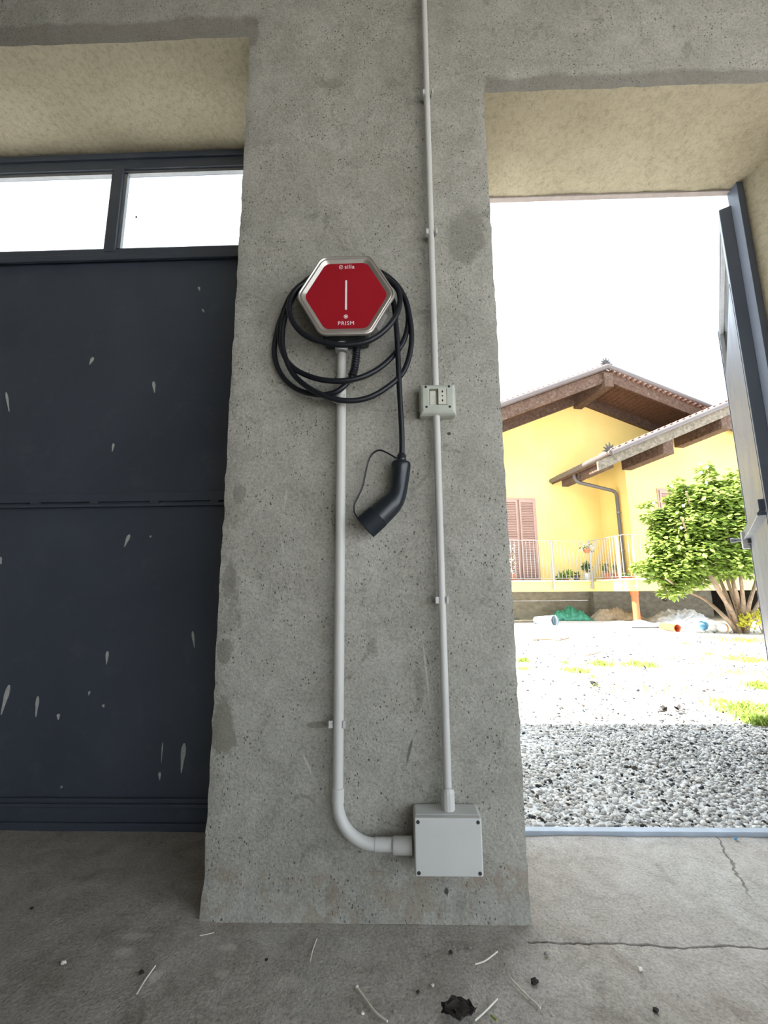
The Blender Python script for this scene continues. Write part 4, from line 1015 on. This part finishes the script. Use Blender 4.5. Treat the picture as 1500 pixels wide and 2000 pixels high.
# ------------------------------------------------------------------ the shrub
bb = PZ(1450, 1236, -.01)
sh = thing('leafy_shrub', bb, 'tall many-stemmed green shrub in front of the yellow house', 'shrub')
yb = bb.y
def bp(px, py, dy=0): return PY(px, py, yb + dy)
stems = [((1445, 1238), (1432, 1200), (1400, 1150), (1360, 1080), (1330, 1010)), ((1450, 1238), (1440, 1190), (1420, 1130), (1400, 1050), (1395, 960)), ((1455, 1238), (1452, 1180), (1446, 1120), (1440, 1040), (1440, 980)), ((1457, 1238), (1462, 1185), (1478, 1130), (1490, 1060), (1495, 1000)), ((1440, 1236), (1415, 1205), (1375, 1170), (1330, 1150), (1300, 1130)), ((1446, 1238), (1425, 1180), (1405, 1130), (1370, 1060), (1340, 960)), ((1452, 1238), (1437, 1160), (1425, 1110), (1420, 1040), (1425, 990)), ((1456, 1238), (1470, 1200), (1490, 1160), (1510, 1100), (1520, 1050)), ((1448, 1238), (1428, 1205), (1412, 1165), (1385, 1120), (1310, 1060)), ((1450, 1238), (1445, 1200), (1436, 1150), (1410, 1100), (1290, 1095))]
for i, st in enumerate(stems):
    dy = [random.uniform(-.5, .5) * k for k in (.1, .5, 1, 1.3, 1.5)]
    p = spline([bp(x, y, d) for (x, y), d in zip(st, dy)], 5); p[0].z = -.05
    n = len(p); MB().tube(p, [.042 * (1 - .8 * k / n) + .004 for k in range(n)], 8).build('stem', BARK, sh, smooth=True)
blobs = [(1374, 914, 7, 9), (1380, 930, 10, 10), (1388, 948, 14, 12), (1322, 950, 12, 12), (1340, 988, 34, 30), (1372, 985, 50, 36), (1428, 985, 55, 44), (1480, 985, 50, 50), (1312, 1022, 26, 26), (1345, 1030, 60, 42), (1410, 1040, 66, 50), (1470, 1050, 60, 50), (1302, 1066, 34, 28), (1340, 1085, 60, 40), (1400, 1095, 60, 38), (1276, 1105, 26, 16), (1315, 1115, 46, 24), (1340, 1140, 26, 14), (1310, 1158, 18, 9), (1470, 1100, 40, 26), (1266, 1010, 14, 10), (1262, 985, 10, 8), (1430, 934, 8, 18)]
for (x, y, rx, ry) in list(blobs):
    if rx > 24:
        for k in range(7):
            a = random.uniform(math.pi * .75, math.pi * 2.25); blobs.append((x + math.cos(a) * (rx + 3), y + math.sin(a) * (ry + 3), random.uniform(4, 8), random.uniform(4, 8)))
pxm = (bp(1401, 1000) - bp(1400, 1000)).length
LQ = []
for (x, y, rx, ry) in blobs:
    n = int(rx * ry * .62) + 16
    for k in range(n):
        v = rdir(-1); rr_ = random.random() ** .33
        c = bp(x, y) + Vector((v.x * rx * pxm * rr_, v.y * max(rx, 20) * pxm * rr_ * 1.1, v.z * ry * pxm * rr_))
        d = Vector((v.x + random.uniform(-.7, .7), v.y + random.uniform(-.7, .7), random.uniform(-.55, .35)))
        LQ.append((c, d, Vector((random.uniform(-.4, .4), random.uniform(-.5, .3), 1)).normalized(), random.uniform(.085, .15)))
LQ.sort(key=lambda q: q[0].y)
mm = MB(); leaf_quad(mm, (0, 0, 0), (1, 0, 0), Vector((0, 0, 1)), 1, .62)
lf0 = mm.build('leaf', LEAF, sh, origin=(0, 0, 0)); first_leaf = True
m = MB()
for i, (c, d, n_, L) in enumerate(LQ):
    if i < 300:
        d = d.normalized(); s_ = n_.cross(d).normalized(); up = d.cross(s_)
        R_ = Matrix((d, s_, up)).transposed()
        o = lf0 if first_leaf else bpy.data.objects.new('leaf', lf0.data)
        if not first_leaf: COL.objects.link(o); o.parent = sh
        first_leaf = False
        o.matrix_basis = Matrix.LocRotScale(c - bb, R_.to_quaternion(), Vector((L, L, L)))
    else: leaf_quad(m, c, d, n_, L, L * .62)
fo = m.build('foliage', LEAF, sh); fo['kind'] = 'stuff'
for px, py in ((1369, 923), (1379, 943), (1367, 906), (1381, 912), (1310, 949), (1276, 982), (1334, 988), (1330, 1031)):
    c = bp(px, py, -.5); m = MB()
    for k in range(6): a = k * 1.047; leaf_quad(m, c, (math.cos(a), -.4, math.sin(a)), Vector((0, -1, 0)), .035, .03)
    m.build('blossom', FLOWER, sh)
# yellow shrub behind the door
yb2 = PZ(1490, 1238, -.01); ys_ = thing('yellow_shrub', yb2, 'low yellow green shrub beside the foot of the tall shrub', 'shrub')
m = MB(); m2 = MB()
for k in range(500):
    v = rdir(-.1); c = yb2 + Vector((v.x * .38, v.y * .3, .16 + v.z * .25)); leaf_quad(m, c, rdir(-.3), rdir(.2), .07, .04)
for k in range(8): m2.tube([yb2, yb2 + Vector((random.uniform(-.3, .3), random.uniform(-.2, .2), .35))], .006, 6)
m.build('foliage', YEL, ys_); m2.build('stem', BARK, ys_)

# ------------------------------------------------------------------ heaps by the foundation wall
def heap(name, px0, px1, pyb, hpx, depth, mat, label, cat, seed, peak=.5, sharp=1.):
    a = PZ(px0, pyb, -.01); b = PZ(px1, pyb, -.01); sc_ = a.y / F * 1.05; t = b - a; Lw = t.length; tn = t.normalized(); nn = Vector((-tn.y, tn.x, 0))
    nu, nv = 46, 20; vs = []; fs = []
    for i in range(nu + 1):
        for j in range(nv + 1):
            u = i / nu; v = j / nv
            env = (math.sin(math.pi * u ** (math.log(.5) / math.log(peak))) ** .7 if 0 < u < 1 else 0) * (math.sin(math.pi * v) ** .6 if 0 < v < 1 else 0)
            q = Vector((u * Lw * 2.4 + seed, v * depth * 2.4, seed))
            h = hpx * sc_ * env * (.62 + .5 * noise.noise(q * 1.2) + .30 * sharp * abs(noise.noise(q * 3.1)) + .14 * sharp * noise.noise(q * 7))
            e = .10 * noise.noise(Vector((u * 9 + seed, v * 9, 1))) * (1 if j in (0, nv) or i in (0, nu) else .4)
            vs.append(a + tn * (u * Lw + e * .6) + nn * (v * depth + e) + Vector((0, 0, max(h, 0) + .004 * (env > 0))))
    n = nv + 1
    for i in range(nu):
        for j in range(nv): fs.append((i * n + j, (i + 1) * n + j, (i + 1) * n + j + 1, i * n + j + 1))
    o = MB().add(vs, fs).build(name, mat, smooth=True, origin=a + t / 2, angle=60)
    md = o.modifiers.new('thick', 'SOLIDIFY'); md.thickness = .008
    return props(o, label, cat)
heap('green_tarpaulin', 1078, 1163, 1212, 24, .7, GREENT, 'crumpled green tarpaulin heaped against the concrete foundation', 'tarpaulin', 3.3, .5, 1.4)
heap('beige_cloth', 1160, 1268, 1212, 27, .55, BEIGE, 'crumpled beige sackcloth beside the green tarpaulin', 'cloth', 8.1, .42, 1.)
heap('white_sheet', 1185, 1300, 1221, 9, .6, WSHEET, 'flat white sheet lying in front of the beige sackcloth', 'sheet', 5.7, .45, .3)
heap('grey_sheeting', 1288, 1410, 1217, 26, 1.0, GREYS, 'crumpled pale grey plastic sheeting left of the shrub', 'sheet', 11.9, .5, 1.5)
heap('striped_sheeting', 1285, 1368, 1226, 12, .5, GREYS, 'low folds of grey and black sheeting behind the clay pipe', 'sheet', 17.2, .6, 2.)
def lying(name, pts, r, mat, label, cat, z=0., hollow=False, n=14):
    P = [PZ(px, py, 0) + Vector((0, 0, z if z else r - .012)) for px, py in pts]
    m = MB(); P2 = spline(P, 5) if len(P) > 2 else P
    m.tube(P2, r, n, cap=not hollow)
    if hollow:
        t = (P2[-1] - P2[0]).normalized(); m.tube(P2[::-1], r * .82, n, cap=False)
        ring = MB(); m.tube([P2[-1] - t * .003, P2[-1]], r, n, cap=False)
    return props(m.build(name, mat, smooth=True, origin=P[0]), label, cat)
lying('clay_pipe', ((1294, 1229), (1324, 1233)), .072, ORANGE, 'short orange drain pipe end lying by the striped sheeting', 'pipe', hollow=True)
m = MB(); c = PZ(1322, 1226.5, 0); 
c = PZ(1302, 1226, 0); props(MB().ball(c + Vector((0, 0, .05)), (.13, .08, .06), 14, 8, .1).build('yellow_stone', simple('yellow_stone', (.65, .48, .15), .8), smooth=True, origin=c), 'small yellow lump beside the orange pipe', 'stone')
def ball(px, py, r, mat, label, name='ball'):
    c = PZ(px, py, -.01); t = thing(name, c, label, 'ball'); c2 = c + Vector((0, 0, r))
    MB().ball(c2, r, 20, 14).build('shell', mat, t, smooth=True); return t, c2
t, c2 = ball(1375, 1231, .098, BLUE, 'light blue ball on the ground by the shrub')
t, c2 = ball(1413, 1236, .098, WSHEET, 'white ball with an orange cap beside the shrub stems')
m = MB()
for i in range(10):
    for j in range(16):
        q = []
        for (jj, ii) in ((j, i), (j + 1, i), (j + 1, i + 1), (j, i + 1)):
            th = math.radians(80) * ii / 10; p_ = 2 * math.pi * jj / 16; d = Vector((math.cos(th), math.sin(th) * math.cos(p_), math.sin(th) * math.sin(p_))); q.append(c2 + d * .0995)
        m.add(q, [(0, 1, 2, 3)])
m.build('orange_half', simple('orange_ball', (.75, .30, .05), .5), t, smooth=True)
c = PZ(1396, 1233, 0); props(MB().ball(c + Vector((0, 0, .06)), (.11, .09, .08), 14, 8, .12).build('plastic_bag', WSHEET, smooth=True, origin=c), 'small white plastic bag between the blue and the orange ball', 'bag')
# bucket
a = PZ(1046, 1211, .08); b = PZ(1084, 1212, .10); m = MB(); m.tube([a, b], [.09, .13], 18, cap=False); m.tube([b, a], [.122, .084], 18, cap=False)
bk = props(m.build('bucket', BLUEP, smooth=True, origin=(a.x, a.y, 0)), 'pale blue bucket lying on its side by the green tarpaulin', 'bucket')
m = MB(); m.tube([b + Vector((-.01, 0, 0)), b + Vector((.012, 0, 0))], .137, 18, cap=False); m.build('bucket_rim', STEEL, bk, smooth=True)
lying('timber_board', ((1002, 1215), (1078, 1214)), .035, BEIGE, 'weathered flat board lying in front of the bucket', 'board', n=4)
lying('garden_hose', ((1000, 1211), (1010, 1209), (1022, 1212), (1034, 1210), (1042, 1212)), .012, GREENT, 'dark green hose curled on the ground beside the foundation', 'hose')
lying('copper_tube', ((1004, 1206.5), (1025, 1206), (1044, 1206)), .012, TERRA, 'thin reddish tube lying behind the bucket', 'tube')
lying('dry_branch', ((1040, 1250), (1075, 1249), (1095, 1250), (1111, 1246)), .014, BARK, 'long dry branch lying alone on the bright gravel', 'branch')
lying('thin_twig', ((1138, 1278), (1155, 1278), (1172, 1272)), .008, BARK, 'thin twig lying on the gravel near the grass tufts', 'twig')
lying('metal_strip', ((1234, 1226), (1260, 1226), (1298, 1225)), .014, SCREW, 'dark narrow strip lying along the edge of the white sheet', 'strip', n=6)
for i, (px, py) in enumerate(((1158, 1341), (1160, 1338), (1262, 1310), (1298, 1395), (1325, 1392))):
    c = PZ(px, py, -.01); m = MB()
    for k in range(5): leaf_quad(m, c + Vector((0, 0, .015)), rdir(-.1), Vector((0, 0, 1)), .05, .03)
    props(m.build('dead_weed', DEAD, origin=c), ('withered weed with its neighbour below the rounded tuft', 'small withered weed leaning on its neighbour', 'withered weed below the long grass tuft', 'withered weed at the shadow edge of the garage', 'darker withered weed beside the weed at the shadow edge')[i], 'weed')

# ------------------------------------------------------------------ litter on the garage floor
def straw(pts, r, label, mat=STRAW, name='straw'):
    P = [PZ(px, py, 0) + Vector((0, 0, .004 + r)) for px, py in pts]
    return props(MB().tube(spline(P, 5) if len(P) > 2 else P, r, 8).build(name, mat, smooth=True, origin=P[0]), label, 'straw')
straw(((267, 1947), (283, 1920), (303, 1892)), .0016, 'straight straw beside the dark crumb on the brown floor')
straw(((606, 1882), (611, 1860), (619, 1838)), .0012, 'short thin straw lying upright to the pillar foot')
straw(((697, 1934), (712, 1955), (732, 1982), (757, 2002)), .0019, 'long thick pale straw with a knobbed end')
straw(((928, 1889), (948, 1882), (972, 1864)), .0016, 'bent pale straw near the pillar corner')
straw(((999, 1918), (1022, 1943), (1056, 1975)), .0016, 'straight white straw on the bluish floor')
straw(((928, 2000), (950, 1980), (972, 1957)), .0016, 'pale straw beside the black crumpled leaf')
straw(((959, 1990), (970, 2000)), .002, 'tiny yellow stalk beside the pale straw', GRASS)
straw(((390, 1832), (400, 1830), (418, 1826)), .001, 'thin faint straw at the foot of the pillar')
c = PZ(697, 1934, 0); MB().ball(c + Vector((0, 0, .006)), .0035, 8, 6).build('straw_knob', STRAW)
bpy.data.objects['straw_knob'].parent = bpy.data.objects['straw.002']; bpy.data.objects['straw_knob'].location = -org(bpy.data.objects['straw.002'])
# black crumpled leaf
c = PZ(895, 1990, .0); m = MB(); n = 9
for i in range(n + 1):
    for j in range(n + 1):
        u, v = i / n - .5, j / n - .5; w_ = .5 - .35 * abs(u) * 2 + .12 * noise.noise(Vector((u * 9, 0, 3)))
        m.v.append(tuple(c + Vector((u * .062 + .01 * noise.noise(Vector((v * 8, u * 5, 0))), v * w_ * .11, .010 + .018 * abs(noise.noise(Vector((u * 5, v * 5, 2)))) + .012 * abs(v)))))
m.f = [(i * (n + 1) + j, (i + 1) * (n + 1) + j, (i + 1) * (n + 1) + j + 1, i * (n + 1) + j + 1) for i in range(n) for j in range(n)]
o = m.build('crumpled_leaf', DEAD, smooth=True, origin=c); md = o.modifiers.new('t', 'SOLIDIFY'); md.thickness = .0012
props(o, 'black crumpled dry leaf on the concrete floor', 'leaf')
def crumb(px, py, r, mat, label, name='crumb', flat_=.6):
    c = PZ(px, py, 0); m = MB().ball(c + Vector((0, 0, r * flat_ + .001)), (r, r * .8, r * flat_), 9, 6, .5)
    return props(m.build(name, mat, origin=c), label, 'crumb')
for px, py, r, mt, lab in ((276, 1903, .006, DEAD, 'dark crumb beside the straight straw'), (1045, 1923, .0085, DEAD, 'dark grey lump on the bluish floor'), (881, 1863, .005, DEAD, 'dark pellet near the pillar foot'), (1281, 1978, .006, DEAD, 'black lump on the floor before the doorway'), (1250, 1897, .006, STRAW, 'white flake on the floor before the doorway'), (1068, 1868, .006, GRIT, 'pale flake by the floor joint'), (917, 1855, .005, GRIT, 'small grey chip near the pillar foot'), (842, 1870, .004, GRIT, 'brown grain on the dusty floor'), (845, 1928, .004, STRAW, 'cream grain on the dusty floor'), (817, 1940, .004, DEAD, 'black grain on the dusty floor'), (770, 1978, .004, GRIT, 'grey grain by the long straw'), (708, 1983, .004, STRAW, 'pale grain by the long straw'), (124, 1884, .006, STRAW, 'white fleck on the brown floor'), (62, 1777, .005, DEAD, 'dark fleck on the brown floor by the gate'), (987, 1885, .003, GRIT, 'tiny chip by the bent straw'), (1437, 1641, .006, BLUE, 'small blue scrap by the steel threshold'), (520, 1878, .004, DEAD, 'dark grain between the straws')):
    crumb(px, py, r, mt, lab)
